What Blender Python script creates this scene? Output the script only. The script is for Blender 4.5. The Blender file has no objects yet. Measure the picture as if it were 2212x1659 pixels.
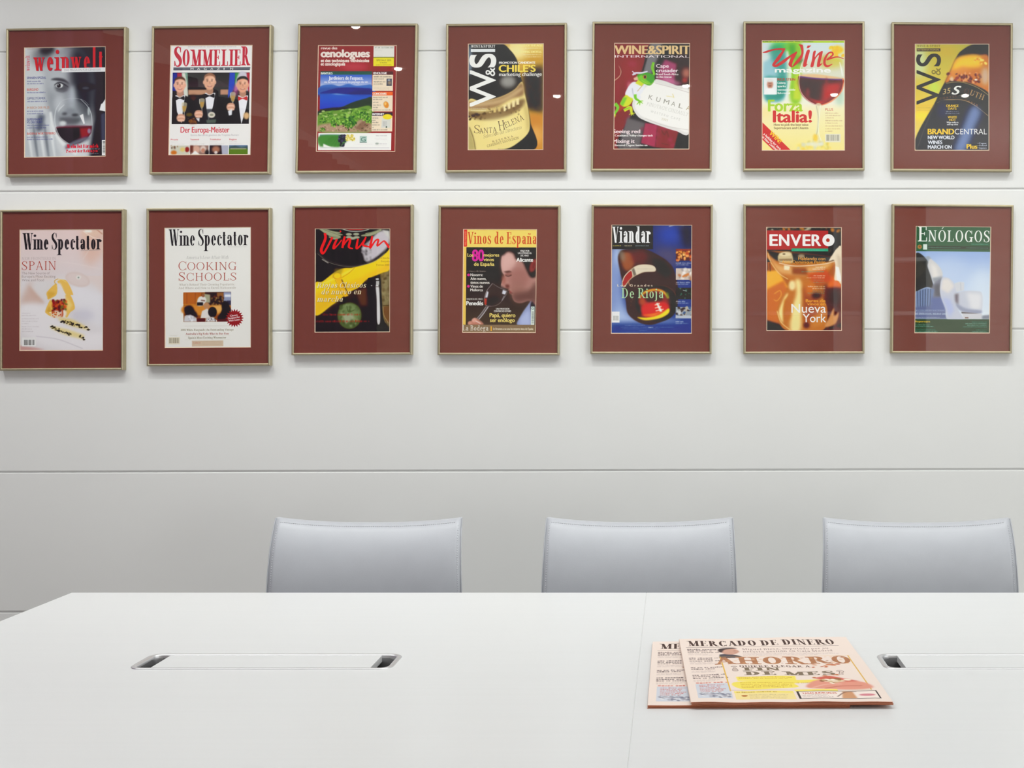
import bpy, bmesh, math, random
import numpy as np
from mathutils import Vector, Matrix
random.seed(4)

# ------------------------------------------------------------------ camera
# The photograph is a straight-on view with a shifted lens: eye height 1.24 m,
# the panelled wall 3.36 m away, everything facing +y.
F_PX, CX, CY, EYE, WALL = 2685.0, 1453.0, 761.0, 1.24, 3.36
scene = bpy.context.scene
cam_data = bpy.data.cameras.new('camera'); cam = bpy.data.objects.new('camera', cam_data)
scene.collection.objects.link(cam); scene.camera = cam
cam.location = (0, 0, EYE); cam.rotation_euler = (math.pi / 2, 0, 0)
cam_data.sensor_width = 36; cam_data.sensor_fit = 'HORIZONTAL'
cam_data.lens = F_PX / 2212 * 36
cam_data.shift_x = (1106 - CX) / 2212; cam_data.shift_y = (CY - 829.5) / 2212
cam_data.clip_start = .05

# ------------------------------------------------------------------ light
world = bpy.data.worlds.new('world'); scene.world = world; world.use_nodes = True
world.node_tree.nodes['Background'].inputs[0].default_value = (.9, .93, 1, 1)
world.node_tree.nodes['Background'].inputs[1].default_value = .05
view = scene.view_settings
scene.display_settings.display_device = 'sRGB'
view.view_transform = 'Standard'; view.look = 'None'; view.gamma = 1; view.use_curve_mapping = False
view.exposure = EXPOSURE = -0.06

def area(name, loc, size, power, rot=(0, 0, 0), color=(1, 1, 1), spread=180):
    l = bpy.data.lights.new(name, 'AREA'); l.shape = 'RECTANGLE'; l.size, l.size_y = size
    l.energy = power; l.color = color; l.spread = math.radians(spread)
    o = bpy.data.objects.new(name, l); o.location = loc; o.rotation_euler = rot
    scene.collection.objects.link(o); return o
area('ceiling_fill_light', (-.65, 2.0, 2.7), (3.8, .9), 36.5, color=(.965, 1, .985))  # added soft fill under the ceiling for wall and table, no fixture built
area('fill_light_right', (3.3, .6, 1.7), (2.6, 1.8), 25, rot=(0, math.radians(90), 0), color=(.94, .98, 1))  # unseen soft fill from the right side, no window built
area('fill_light_right', (3.3, -1.7, 1.5), (2.4, 1.6), 84, rot=(0, math.radians(118), 0), color=(.97, 1, .98))  # added fill tilted upward, brightens rear wall and ceiling for the glass reflections
for k, x in enumerate((-2.1, -1.25, -.4, .45, 1.3, 2.15)):       # wall washers
    l = bpy.data.lights.new('wall_washer_light', 'SPOT'); l.energy = 20.5 + .5 * k; l.spot_size = math.radians(88); l.spot_blend = 1
    l.shadow_soft_size = .035; l.color = (.985, 1, .965)
    o = bpy.data.objects.new('wall_washer_light', l); o.location = (x, WALL - .85, 2.66)
    o.rotation_euler = Vector((0, .62, -1.5)).to_track_quat('-Z', 'Y').to_euler()
    scene.collection.objects.link(o)

# ------------------------------------------------------------------ helpers
COL = scene.collection
def at(px, py, Y):
    """the point at distance Y that the photograph shows at (px, py)"""
    return Vector(((px - CX) * Y / F_PX, Y, EYE - (py - CY) * Y / F_PX))
def on_table(px, py, h=.74):
    Y = F_PX * (EYE - h) / (py - CY); return Vector(((px - CX) * Y / F_PX, Y, h))
def lin(c): return tuple(((v / 255) / 12.92 if v / 255 <= .04045 else ((v / 255 + .055) / 1.055) ** 2.4) for v in c)

MATS = {}
def mat(name, col, rough=.5, metal=0, spec=.5, noise=0, nscale=40, stretch=(1, 1, 1), bump=0, bscale=200, coat=0):
    m = bpy.data.materials.new(name); m.use_nodes = True; nt = m.node_tree; b = nt.nodes['Principled BSDF']
    b.inputs['Base Color'].default_value = (*col, 1); b.inputs['Roughness'].default_value = rough
    b.inputs['Metallic'].default_value = metal; b.inputs['Specular IOR Level'].default_value = spec; b.inputs['Coat Weight'].default_value = coat
    if noise or bump:
        tc = nt.nodes.new('ShaderNodeTexCoord'); mp = nt.nodes.new('ShaderNodeMapping'); mp.inputs['Scale'].default_value = stretch
        nt.links.new(tc.outputs['Object'], mp.inputs[0])
    if noise:
        n = nt.nodes.new('ShaderNodeTexNoise'); n.inputs['Scale'].default_value = nscale; n.inputs['Detail'].default_value = 5
        r = nt.nodes.new('ShaderNodeValToRGB'); nt.links.new(mp.outputs[0], n.inputs['Vector']); nt.links.new(n.outputs['Fac'], r.inputs[0])
        r.color_ramp.elements[0].position = .3; r.color_ramp.elements[1].position = .7
        r.color_ramp.elements[0].color = (*[v * (1 - noise) for v in col], 1); r.color_ramp.elements[1].color = (*[min(1, v * (1 + noise)) for v in col], 1)
        nt.links.new(r.outputs[0], b.inputs['Base Color'])
    if bump:
        n2 = nt.nodes.new('ShaderNodeTexNoise'); n2.inputs['Scale'].default_value = bscale; n2.inputs['Detail'].default_value = 3
        bp = nt.nodes.new('ShaderNodeBump'); bp.inputs['Strength'].default_value = bump; bp.inputs['Distance'].default_value = .001
        nt.links.new(mp.outputs[0], n2.inputs['Vector']); nt.links.new(n2.outputs['Fac'], bp.inputs['Height']); nt.links.new(bp.outputs[0], b.inputs['Normal'])
    MATS[name] = m; return m

mat('wall_lacquer', (.80, .80, .785), .42, spec=.35, noise=.012, nscale=3)
mat('wall_core', (.8, .8, .79), .6)
mat('ceiling_paint', (.88, .88, .87), .9)
mat('floor_grey', (.62, .61, .59), .5, noise=.06, nscale=6)
mat('warm_veneer', (.86, .78, .72), .5, noise=.12, nscale=4, stretch=(1, 1, 8))
mat('curtain_plum', (.15, .07, .14), .8, noise=.5, nscale=5, stretch=(1, 3, .1))
mat('table_white', (.83, .835, .835), .30, spec=.5, noise=.008, nscale=9, stretch=(.25, 12, 1), bump=.05, bscale=60)
mat('table_edge', (.72, .72, .71), .4)
mat('frame_metal', (.48, .42, .28), .48, metal=.9, noise=.05, nscale=60)
mat('mat_board', (.205, .053, .038), .9, spec=.15)
mat('mat_core', (.85, .66, .48), .8)
mat('board_grey', (.25, .23, .2), .9)
mat('leather_grey', (.53, .545, .585), .38, spec=.5, noise=.02, nscale=20, bump=.12, bscale=700)
mat('leather_edge', (.34, .345, .37), .5)
mat('thread_grey', (.68, .69, .73), .7)
mat('aluminium', (.76, .76, .77), .34, metal=.7)
mat('liner_metal', (.42, .42, .43), .38, metal=.8)
mat('well_black', (.02, .02, .02), .6)
mat('salmon_paper', (.80, .62, .53), .85, noise=.02, nscale=30)
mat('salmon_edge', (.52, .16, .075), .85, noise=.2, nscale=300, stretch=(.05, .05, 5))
mat('white_plastic', (.8, .8, .79), .4)

def emis(name, col, k):
    m = bpy.data.materials.new(name); m.use_nodes = True; nt = m.node_tree; nt.nodes.clear()
    e = nt.nodes.new('ShaderNodeEmission'); e.inputs[0].default_value = (*col, 1); e.inputs[1].default_value = k
    o = nt.nodes.new('ShaderNodeOutputMaterial'); nt.links.new(e.outputs[0], o.inputs[0]); MATS[name] = m; return m
emis('lamp_glow', (1, .93, .82), 34)

def pane_glass(name):
    """picture glass: clear, with the reflection of an ordinary pane"""
    m = bpy.data.materials.new(name); m.use_nodes = True; nt = m.node_tree; nt.nodes.clear(); N = nt.nodes.new; L = nt.links.new
    lw = N('ShaderNodeLayerWeight'); lw.inputs[0].default_value = .5
    p = N('ShaderNodeMath'); p.operation = 'POWER'; p.inputs[1].default_value = 5; L(lw.outputs['Facing'], p.inputs[0])
    f = N('ShaderNodeMath'); f.operation = 'MULTIPLY_ADD'; f.inputs[1].default_value = .955; f.inputs[2].default_value = .045; L(p.outputs[0], f.inputs[0])
    t = N('ShaderNodeBsdfTransparent'); g = N('ShaderNodeBsdfGlossy'); g.inputs['Roughness'].default_value = .012
    x = N('ShaderNodeMixShader'); L(f.outputs[0], x.inputs[0]); L(t.outputs[0], x.inputs[1]); L(g.outputs[0], x.inputs[2])
    o = N('ShaderNodeOutputMaterial'); L(x.outputs[0], o.inputs[0]); MATS[name] = m; return m
pane_glass('picture_glass')

def print_mat(name, canvas, rough=.45, black=.03, white=.86):
    """flat print: the painter's picture on coated paper; ink densities spread from black to paper white"""
    a = np.clip(canvas.a, 0, 1); a = np.where(a <= .04045, a / 12.92, ((a + .055) / 1.055) ** 2.4)
    a = np.clip((a - black) / white + .004, .004, .95); a = np.where(a <= .0031308, a * 12.92, 1.055 * a ** (1 / 2.4) - .055).astype(np.float32); H, W = a.shape[:2]
    im = bpy.data.images.new(name, W, H); px = np.ones((H, W, 4), np.float32); px[..., :3] = a[::-1]
    im.pixels.foreach_set(px.ravel()); im.update(); im.pack()
    m = bpy.data.materials.new(name); m.use_nodes = True; nt = m.node_tree; b = nt.nodes['Principled BSDF']
    t = nt.nodes.new('ShaderNodeTexImage'); t.image = im; t.extension = 'EXTEND'; nt.links.new(t.outputs[0], b.inputs['Base Color'])
    b.inputs['Roughness'].default_value = rough; b.inputs['Specular IOR Level'].default_value = .3
    MATS[name] = m; return m

def mesh(name, V, F, m, parent=None, smooth=False, uv=None, mi=None, bevel=0):
    me = bpy.data.meshes.new(name); me.from_pydata([tuple(v) for v in V], [], F); me.update()
    for k in (m if isinstance(m, (list, tuple)) else [m]): me.materials.append(MATS[k])
    if mi is not None: me.polygons.foreach_set('material_index', mi)
    if smooth: me.polygons.foreach_set('use_smooth', [True] * len(F))
    if uv is not None:
        l = me.uv_layers.new(name='UVMap')
        for p in me.polygons:
            for li in p.loop_indices: l.data[li].uv = uv[me.loops[li].vertex_index]
    if bevel:
        bm = bmesh.new(); bm.from_mesh(me); bmesh.ops.bevel(bm, geom=bm.edges[:], offset=bevel, segments=2, profile=.7, affect='EDGES', clamp_overlap=True); bm.to_mesh(me); bm.free()
    o = bpy.data.objects.new(name, me); COL.objects.link(o)
    if parent: o.parent = parent; o.matrix_parent_inverse = Matrix.Identity(4)
    return o
def boxVF(x0, y0, z0, x1, y1, z1):
    V = [(x, y, z) for x in (x0, x1) for y in (y0, y1) for z in (z0, z1)]
    return V, [(0, 1, 3, 2), (4, 6, 7, 5), (0, 4, 5, 1), (2, 3, 7, 6), (0, 2, 6, 4), (1, 5, 7, 3)]
def box(name, a, b, m, parent=None, bevel=0):
    V, F = boxVF(*a, *b); return mesh(name, V, F, m, parent, bevel=bevel)
def thing(name, label, cat, loc=(0, 0, 0), rotz=0, group=None):
    o = bpy.data.objects.new(name, None); o.empty_display_size = .05; COL.objects.link(o)
    o.location = loc; o.rotation_euler = (0, 0, rotz); o['label'] = label; o['category'] = cat
    if group: o['group'] = group
    return o
def tag(o, label, cat, group=None):
    o['label'] = label; o['category'] = cat
    if group: o['group'] = group
    return o
def struct(o): o['kind'] = 'structure'; return o

# ------------------------------------------------------------------ the room
XL, XR, YB, ZC, SLOPE = -2.5, 3.4, -3.3, 2.74, .0027
struct(box('floor', (XL - .1, YB - .1, -.1), (XR + .1, WALL + .2, 0), 'floor_grey'))
struct(box('ceiling', (XL - .1, YB - .1, ZC), (XR + .1, WALL + .2, ZC + .1), 'ceiling_paint'))
struct(box('wall_left', (XL - .1, YB, 0), (XL, WALL + .1, ZC), 'ceiling_paint'))
struct(box('wall_right', (XR, YB, 0), (XR + .1, WALL + .1, ZC), 'ceiling_paint'))
struct(box('wall_front', (XL, YB - .1, 0), (XR, YB, ZC), 'warm_veneer'))
back = struct(box('wall_back', (XL - .1, WALL + .0042, -.02), (XR + .1, WALL + .12, ZC + .02), 'wall_core'))
# the lacquered wall panels, one board per course with an open joint between
JOINTS = [CY + (EYE - 0) / (WALL / F_PX) + 20] + [1319, 1017, 713.8, 411, 110] + [-190, -480]
for j in range(len(JOINTS) - 1):
    V = []
    g = .0023
    zs = [EYE - (JOINTS[j] - CY) * WALL / F_PX + g, EYE - (JOINTS[j + 1] - CY) * WALL / F_PX - g]
    # every course is a slab with a softly rounded arris
    prof = [(.0042, 0), (.0022, 0), (.0006, .0006), (0, .0022)]
    ring = [(d, zs[0] + e) for d, e in prof] + [(d, zs[1] - e) for d, e in prof[::-1]]
    xs = (XL, XR)
    for x in xs:
        dz = (x - at(1106, 0, WALL).x) * SLOPE
        V += [(x, WALL + d, max(.001, min(ZC - .001, z + dz))) for d, z in ring]
    n = len(ring)
    F = [(i, i + 1, n + i + 1, n + i) for i in range(n - 1)]
    p = mesh('wall_panel', V, F, 'wall_lacquer', back)

# plum curtain along the left wall and bookcase behind the camera, both seen in the picture glass
n = 160; V = []; F = []
for i in range(n + 1):
    t = i / n; y = YB + .1 + t * 6.2; x = XL + .10 + .045 * math.sin(t * 150) + .02 * math.sin(t * 61 + 1)
    V += [(x, y, .03), (x, y, 2.6)]
for i in range(n): F.append((2 * i, 2 * i + 2, 2 * i + 3, 2 * i + 1))
cu = mesh('curtain', V, F, 'curtain_plum', smooth=True); tag(cu, 'dark plum floor-length curtain hanging along the left wall', 'curtain')
bc = thing('bookcase', 'white-edged open bookcase on the wall behind the camera', 'bookcase', (1.25, YB + .16, 0))
for z in (.06, .65, 1.10, 1.53, 1.95, 2.38): box('shelf', (-.72, -.14, z), (.72, .16, z + .03), 'wall_lacquer', bc, .002)
for x in (-.75, 0, .72): box('side_panel', (x, -.15, .0), (x + .03, .16, 2.45), 'wall_lacquer', bc, .002)
# ------------------------------------------------------------------ print
# A small painter: every magazine cover and the newspaper page is flat print,
# drawn here from polygons, ellipses, strokes and lettering.
def blur_mask(m, r):
    if r < 0.4: return m
    k = max(1, int(round(r * 0.9)))
    n = 2 * k + 1
    for ax in (0, 1):
        for _ in range(3):
            p = [(0, 0), (0, 0)]; p[ax] = (k + 1, k)
            c = np.cumsum(np.pad(m, p, mode='edge'), axis=ax, dtype=np.float64)
            m = ((c[n:] - c[:-n]) if ax == 0 else (c[:, n:] - c[:, :-n])) / n
    return m

def raster(E, W, H, ss=4):
    """signed-coverage raster of edges E (n,4) in pixels -> (x0,y0,mask)"""
    if len(E) == 0: return None
    xa, xb = max(0, int(np.floor(E[:, [0, 2]].min())) - 1), min(W, int(np.ceil(E[:, [0, 2]].max())) + 1)
    ya, yb = max(0, int(np.floor(E[:, [1, 3]].min())) - 1), min(H, int(np.ceil(E[:, [1, 3]].max())) + 1)
    if xb <= xa or yb <= ya: return None
    w, h = xb - xa, yb - ya
    x0, y0, x1, y1 = E[:, 0] - xa, (E[:, 1] - ya) * ss, E[:, 2] - xa, (E[:, 3] - ya) * ss
    d = np.where(y1 > y0, 1.0, -1.0)
    lo, hi = np.minimum(y0, y1), np.maximum(y0, y1)
    r0 = np.clip(np.ceil(lo - .5), 0, h * ss).astype(int); r1 = np.clip(np.ceil(hi - .5), 0, h * ss).astype(int)
    n = r1 - r0
    k = n > 0
    x0, y0, x1, y1, d, r0, n = x0[k], y0[k], x1[k], y1[k], d[k], r0[k], n[k]
    if len(n) == 0: return None
    i = np.repeat(np.arange(len(n)), n)
    row = np.arange(n.sum()) - np.repeat(np.cumsum(n) - n, n) + r0[i]
    x = x0[i] + (row + .5 - y0[i]) * (x1[i] - x0[i]) / (y1[i] - y0[i])
    x = np.clip(x, 0, w - 1e-6)
    ix = x.astype(int); fx = x - ix
    A = np.zeros((h * ss, w + 1))
    np.add.at(A, (row, ix), d[i] * (1 - fx)); np.add.at(A, (row, ix + 1), d[i] * fx)
    A = np.clip(np.abs(np.cumsum(A, axis=1)[:, :w]), 0, 1)
    return xa, ya, A.reshape(h, ss, w).mean(axis=1)

def edges(P):
    P = np.asarray(P, float)
    a = (P[:, 0] * np.roll(P[:, 1], -1) - np.roll(P[:, 0], -1) * P[:, 1]).sum()
    if a < 0: P = P[::-1]
    return np.hstack([P, np.roll(P, -1, 0)])

def spline(P, closed=False, n=8):
    P = np.asarray(P, float)
    if len(P) < 3: return P
    Q = np.vstack([P[-1:], P, P[:2]]) if closed else np.vstack([2 * P[:1] - P[1:2], P, 2 * P[-1:] - P[-2:-1]])
    out = []
    t = np.linspace(0, 1, n, endpoint=False)[:, None]
    for i in range(1, len(Q) - 2):
        a, b, c, d = Q[i - 1], Q[i], Q[i + 1], Q[i + 2]
        out.append(.5 * (2 * b + (c - a) * t + (2 * a - 5 * b + 4 * c - d) * t ** 2 + (3 * b - a - 3 * c + d) * t ** 3))
    if not closed: out.append(Q[-2:-1])
    return np.vstack(out)

def stroke(P, w, smooth=True, n=8):
    """edges of a brush stroke along P; w is one width or one per point"""
    P = np.asarray(P, float)
    w = np.full(len(P), float(w)) if np.isscalar(w) else np.asarray(w, float)
    Q = np.hstack([P, w[:, None]])
    if smooth and len(P) > 2: Q = spline(Q, n=n)
    es = []
    T = np.gradient(Q[:, :2], axis=0); L = np.hypot(T[:, 0], T[:, 1]) + 1e-9
    N = np.stack([-T[:, 1] / L, T[:, 0] / L], 1)
    A, B = Q[:, :2] + N * Q[:, 2:] / 2, Q[:, :2] - N * Q[:, 2:] / 2
    for i in range(len(Q) - 1):
        es.append(edges([A[i], A[i + 1], B[i + 1], B[i]]))
    if not smooth:
        pass
    return np.vstack(es)

# ---- plain sans letters, taken from Blender's built-in text face
SANS = {}
def _bound_edges(me):
    c = {}
    co = [v.co for v in me.vertices]
    for p in me.polygons:
        vs = list(p.vertices)
        if p.normal.z < 0: vs = vs[::-1]
        for a, b in zip(vs, vs[1:] + vs[:1]):
            if (b, a) in c: del c[(b, a)]
            else: c[(a, b)] = 1
    return np.array([(co[a].x, co[a].y, co[b].x, co[b].y) for a, b in c]).reshape(-1, 4)

def _text_mesh(s):
    cu = bpy.data.curves.new('t', 'FONT'); cu.body = s; cu.resolution_u = 10
    ob = bpy.data.objects.new('t', cu)
    me = ob.to_mesh()
    E = _bound_edges(me)
    ob.to_mesh_clear(); bpy.data.objects.remove(ob); bpy.data.curves.remove(cu)
    return E

def sans_glyph(ch):
    if not SANS:
        H = _text_mesh('H'); SANS['cap'] = H[:, [1, 3]].max(); SANS['HH'] = _text_mesh('HH')[:, 0].max()
    if ch not in SANS:
        k = 1 / SANS['cap']
        if ch == ' ': SANS[ch] = (np.zeros((0, 4)), .36)
        else:
            E = _text_mesh(ch)
            adv = _text_mesh('H' + ch + 'H')[:, 0].max() - SANS['HH']
            SANS[ch] = (E * k, adv * k)
    return SANS[ch]

# ---- a high-contrast serif, built from stems, bars and stressed bowls
# cap height 1; every x is multiplied by the condensing factor, stems are not
def serif_glyph(ch, xs, S, T, xh):
    """xs: condense, S: stem, T: hairline, xh: x-height"""
    G = []; sl = S * .42 + .035; st = T * .9
    def X(x): return x * xs
    def box(x0, y0, x1, y1): G.append(edges([(x0, y0), (x1, y0), (x1, y1), (x0, y1)]))
    def ser(x, y, w, l=1, r=1, up=0):
        yy = (y, y + st) if not up else (y - st, y)
        box(x - w / 2 - sl * l, yy[0], x + w / 2 + sl * r, yy[1])
        k = .05
        if not up: G.append(edges([(x - w / 2 - sl * l * .5, yy[1]), (x + w / 2 + sl * r * .5, yy[1]), (x + w / 2, yy[1] + k), (x - w / 2, yy[1] + k)]))
        else: G.append(edges([(x - w / 2 - sl * l * .5, yy[0]), (x + w / 2 + sl * r * .5, yy[0]), (x + w / 2, yy[0] - k), (x - w / 2, yy[0] - k)]))
    def V(x, y0, y1, w=S, b=1, t=1, tl=1, tr=1, bl=1, br=1):
        x = X(x); box(x - w / 2, y0, x + w / 2, y1)
        if b: ser(x, y0, w, bl, br)
        if t: ser(x, y1, w, tl, tr, 1)
    def Hb(x0, x1, y, t=T): box(X(x0), y - t / 2, X(x1), y + t / 2)
    def tick(x, y0, y1, w=None):
        w = w or T; box(X(x) - w, y0, X(x), y1)
    def D(x0, y0, x1, y1, w):
        x0, x1 = X(x0), X(x1)
        G.append(edges([(x0 - w / 2, y0), (x0 + w / 2, y0), (x1 + w / 2, y1), (x1 - w / 2, y1)]))
    def O(cx, cy, rx, ry, a0=0, a1=360, s=S, t=T, n=36):
        a = np.radians(np.linspace(a0, a1, n)); cx = X(cx); rx = max(X(rx), s * .8)
        out = np.stack([cx + rx * np.cos(a), cy + ry * np.sin(a)], 1)
        inn = np.stack([cx + (rx - s) * np.cos(a), cy + (ry - t) * np.sin(a)], 1)[::-1]
        G.append(edges(np.vstack([out, inn])))
    def Pth(P, w): G.append(stroke([(X(a), b) for a, b in P], w))
    def ball(x, y, r=None):
        r = r or S * .62; a = np.linspace(0, 2 * np.pi, 14)[:-1]
        G.append(edges(np.stack([X(x) + r * np.cos(a), y + r * np.sin(a)], 1)))
    base = {'\u00d3': 'O', '\u00f1': 'n', '\u00e1': 'a', '\u00e9': 'e'}.get(ch, ch)
    c = base; ad = .8; h = xh
    if c == 'I': V(.18, 0, 1); ad = .36
    elif c == 'L': V(.2, 0, 1, br=0); Hb(.2, .66, T / 2); tick(.68, 0, .28); ad = .72
    elif c == 'E' or c == 'F':
        V(.2, 0, 1, br=1 if c == 'F' else 0, tr=0); Hb(.2, .64, 1 - T / 2); tick(.66, .76, 1); Hb(.2, .52, .52); tick(.54, .41, .63); ad = .68
        if c == 'E': Hb(.2, .68, T / 2); tick(.7, 0, .27); ad = .74
    elif c == 'H': V(.2, 0, 1); V(.74, 0, 1); Hb(.2, .74, .51); ad = .94
    elif c == 'T': V(.38, 0, 1, t=0); Hb(.05, .71, 1 - T / 2); tick(.06 + T / xs * 1, .74, 1); tick(.72, .74, 1); ad = .76
    elif c == 'N': V(.17, 0, 1, w=T * 1.2, t=0); D(.74, 0, .17, 1, S); V(.74, 0, 1, w=T * 1.2, b=0); ser(X(.13), 1, T, 1, .2, 1); ad = .92
    elif c == 'M': V(.16, 0, 1, w=T * 1.2, t=0); D(.5, 0, .18, 1, S); D(.5, 0, .86, 1, T * 1.3); V(.9, 0, 1, t=0); ser(X(.9), 1, S, .1, 1, 1); ser(X(.14), 1, S, 1, .1, 1); ad = 1.1
    elif c == 'A': D(.12, 0, .4, 1, T * 1.3); D(.72, 0, .4, 1, S); Hb(.2, .6, .33); ser(X(.12), 0, T, .8, .8); ser(X(.72), 0, S, .6, .8); ad = .86
    elif c == 'V': D(.4, 0, .12, 1, S); D(.42, 0, .7, 1, T * 1.2); ser(X(.12), 1, S, .7, .6, 1); ser(X(.7), 1, T, .8, .8, 1); ad = .8
    elif c == 'W':
        D(.34, 0, .1, 1, S); D(.36, 0, .57, 1, T * 1.2); D(.76, 0, .54, 1, S); D(.78, 0, 1.0, 1, T * 1.2)
        ser(X(.1), 1, S, .7, .6, 1); ser(X(.54), 1, S, .5, .3, 1); ser(X(1.0), 1, T, .8, .8, 1); ad = 1.1
    elif c == 'Y': V(.4, 0, .48, t=0); D(.4, .44, .12, 1, S); D(.42, .44, .7, 1, T * 1.2); ser(X(.12), 1, S, .7, .6, 1); ser(X(.7), 1, T, .8, .8, 1); ad = .8
    elif c == 'K': V(.2, 0, 1); D(.3, .42, .68, 1, T * 1.2); D(.74, 0, .38, .58, S); ser(X(.68), 1, T, .8, .8, 1); ser(X(.76), 0, S, .5, .7); ad = .88
    elif c == 'Z': Hb(.08, .62, 1 - T / 2); Hb(.08, .64, T / 2); D(.14, 0, .56, 1, S); tick(.1, .76, 1); tick(.66, 0, .25); ad = .72
    elif c in 'OQ':
        O(.44, .5, .4, .52); ad = .88
        if c == 'Q': Pth([(.42, .08), (.6, -.1), (.8, -.16)], [T, S * .8, T])
    elif c in 'CG':
        O(.44, .5, .4, .52, 42, 318); tick(.78, .68, 1.0); ad = .82
        if c == 'C': tick(.78, .0, .26)
        else: V(.72, 0, .42, b=0); ad = .9
    elif c == 'D': V(.2, 0, 1, br=0, tr=0); O(.36, .5, .44, .5, -90, 90); Hb(.2, .38, 1 - T / 2); Hb(.2, .38, T / 2); ad = .88
    elif c in 'PRB':
        V(.2, 0, 1, tr=0, br=0 if c == 'B' else 1); O(.38, .745, .3, .255, -90, 90); Hb(.2, .4, 1 - T / 2); Hb(.2, .4, .49 + T / 2); ad = .74
        if c == 'R': D(.78, 0, .44, .52, S); ser(X(.8), 0, S, .2, .6); ad = .88
        if c == 'B': O(.4, .26, .34, .265, -90, 90); Hb(.2, .42, T / 2); ad = .8
    elif c == 'U': V(.18, .3, 1, b=0); O(.44, .34, .26 + S / 2 / xs, .36, 180, 360); V(.7, .3, 1, w=T, b=0); ad = .88
    elif c == 'S' or c == 's':
        k = 1 if c == 'S' else h; m = 1 if c == 'S' else .74
        Pth([(.58 * m, .76 * k), (.5 * m, .94 * k), (.34 * m, 1.0 * k), (.15 * m, .9 * k), (.12 * m, .73 * k), (.26 * m, .57 * k), (.46 * m, .43 * k), (.58 * m, .24 * k), (.5 * m, .06 * k), (.3 * m, 0), (.14 * m, .07 * k), (.07 * m, .25 * k)],
            [T, T, T * 1.1, S * .7, S * .9, S * 1.1, S * 1.1, S * .9, S * .6, T * 1.1, T, T])
        tick(.6 * m, .72 * k, .99 * k, T * .9); tick(.09 * m, .01, .28 * k, T * .9); ad = .68 * m
    elif c == 'i': V(.16, 0, h, tr=0); ball(.16, h + .22 if h < .68 else h + .18); ad = .32
    elif c == 'j': V(.16, -.16, h, b=0, tr=0); Pth([(.16, -.14), (.08, -.28), (-.06, -.27)], [S, S * .6, T]); ball(.16, h + .2); ad = .34
    elif c == 'l': V(.16, 0, 1.03, tr=0); ad = .32
    elif c == 'n' or c == 'h':
        V(.16, 0, h if c == 'n' else 1.03, tr=0); V(.52, 0, h * .7, t=0); O(.34, h * .68, .18 + S / 2 / xs, h * .34, 0, 180); ad = .68
    elif c == 'm':
        V(.16, 0, h, tr=0); V(.5, 0, h * .7, t=0); O(.33, h * .68, .17 + S / 2 / xs, h * .34, 0, 180); V(.84, 0, h * .7, t=0); O(.67, h * .68, .17 + S / 2 / xs, h * .34, 0, 180); ad = 1.0
    elif c == 'u': V(.16, h * .3, h, b=0, tr=0); O(.34, h * .32, .18 + S / 2 / xs, h * .34, 180, 360); V(.52, 0, h, tr=0, bl=0); ad = .68
    elif c == 'r': V(.16, 0, h, tr=0); Pth([(.18, h * .66), (.27, h * .95), (.4, h * .95)], [T, T, S * .6]); ball(.42, h * .84); ad = .5
    elif c == 'v' or c == 'y':
        D(.31, 0, .1, h, S * .95); D(.32, 0, .52, h, T * 1.2); ser(X(.1), h, S, .5, .4, 1); ser(X(.52), h, T, .6, .6, 1); ad = .62
    elif c == 'w': D(.26, 0, .08, h, S * .9); D(.27, 0, .43, h, T * 1.2); D(.6, 0, .42, h, S * .9); D(.61, 0, .77, h, T * 1.2); ser(X(.08), h, S, .5, .4, 1); ser(X(.77), h, T, .6, .6, 1); ad = .86
    elif c == 't': V(.2, .1, h + .2, b=0, t=0); Hb(.04, .4, h - T / 2); Pth([(.2, .16), (.24, .03), (.32, .0), (.42, .1)], [S, S * .8, T, T]); ad = .44
    elif c == 'f': V(.2, 0, .85, t=0); Hb(.04, .4, h - T / 2); Pth([(.2, .82), (.26, 1.0), (.4, 1.0)], [S, T, S * .5]); ad = .42
    elif c == 'o': O(.32, h / 2, .27, h / 2 + .01); ad = .64
    elif c == 'c': O(.32, h / 2, .27, h / 2 + .01, 50, 318); ball(.5, h * .76, S * .5); ad = .56
    elif c == 'e': O(.32, h / 2, .27, h / 2 + .01, 0, 322); Hb(.1, .56, h * .52, T); ad = .6
    elif c == 'a':
        V(.46, .06, h * .72, b=0, t=0); O(.3, h * .7, .16 + S / 2 / xs, h * .31, 0, 150); ball(.16, h * .72, S * .5)
        O(.26, h * .27, .2, h * .28, 40, 330); Pth([(.46, .1), (.5, 0), (.6, .05)], [S * .8, T * 1.2, T]); ad = .64
    elif c == 'd': V(.5, 0, 1.03, tr=0, bl=0); O(.32, h / 2, .26, h / 2 + .01, 30, 330); ad = .68
    elif c == 'b': V(.16, 0, 1.03, tr=0, b=0); O(.34, h / 2, .27, h / 2 + .01, -150, 150); ad = .66
    elif c in 'pq': V(.16, -.34, h, tr=0); O(.34, h / 2, .27, h / 2 + .01, -140, 140); ad = .66
    elif c == 'g':
        O(.3, h * .66, .22, h * .35); Pth([(.2, h * .3), (.14, h * .1), (.3, .02), (.5, -.06), (.48, -.26), (.26, -.32), (.1, -.22), (.16, -.04)], [T, S * .6, S * .7, S * .7, T * 1.4, T, S * .5, T]); ball(.56, h * .94, S * .45); ad = .62
    elif c == '&': O(.32, .75, .2, .26); O(.3, .26, .27, .28, 60, 350); D(.72, 0, .2, .68, S); Pth([(.5, .1), (.7, .4), (.74, .5)], T * 1.3); ad = .86
    elif c in '.,':
        ball(.12, S * .5); ad = .26
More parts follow.
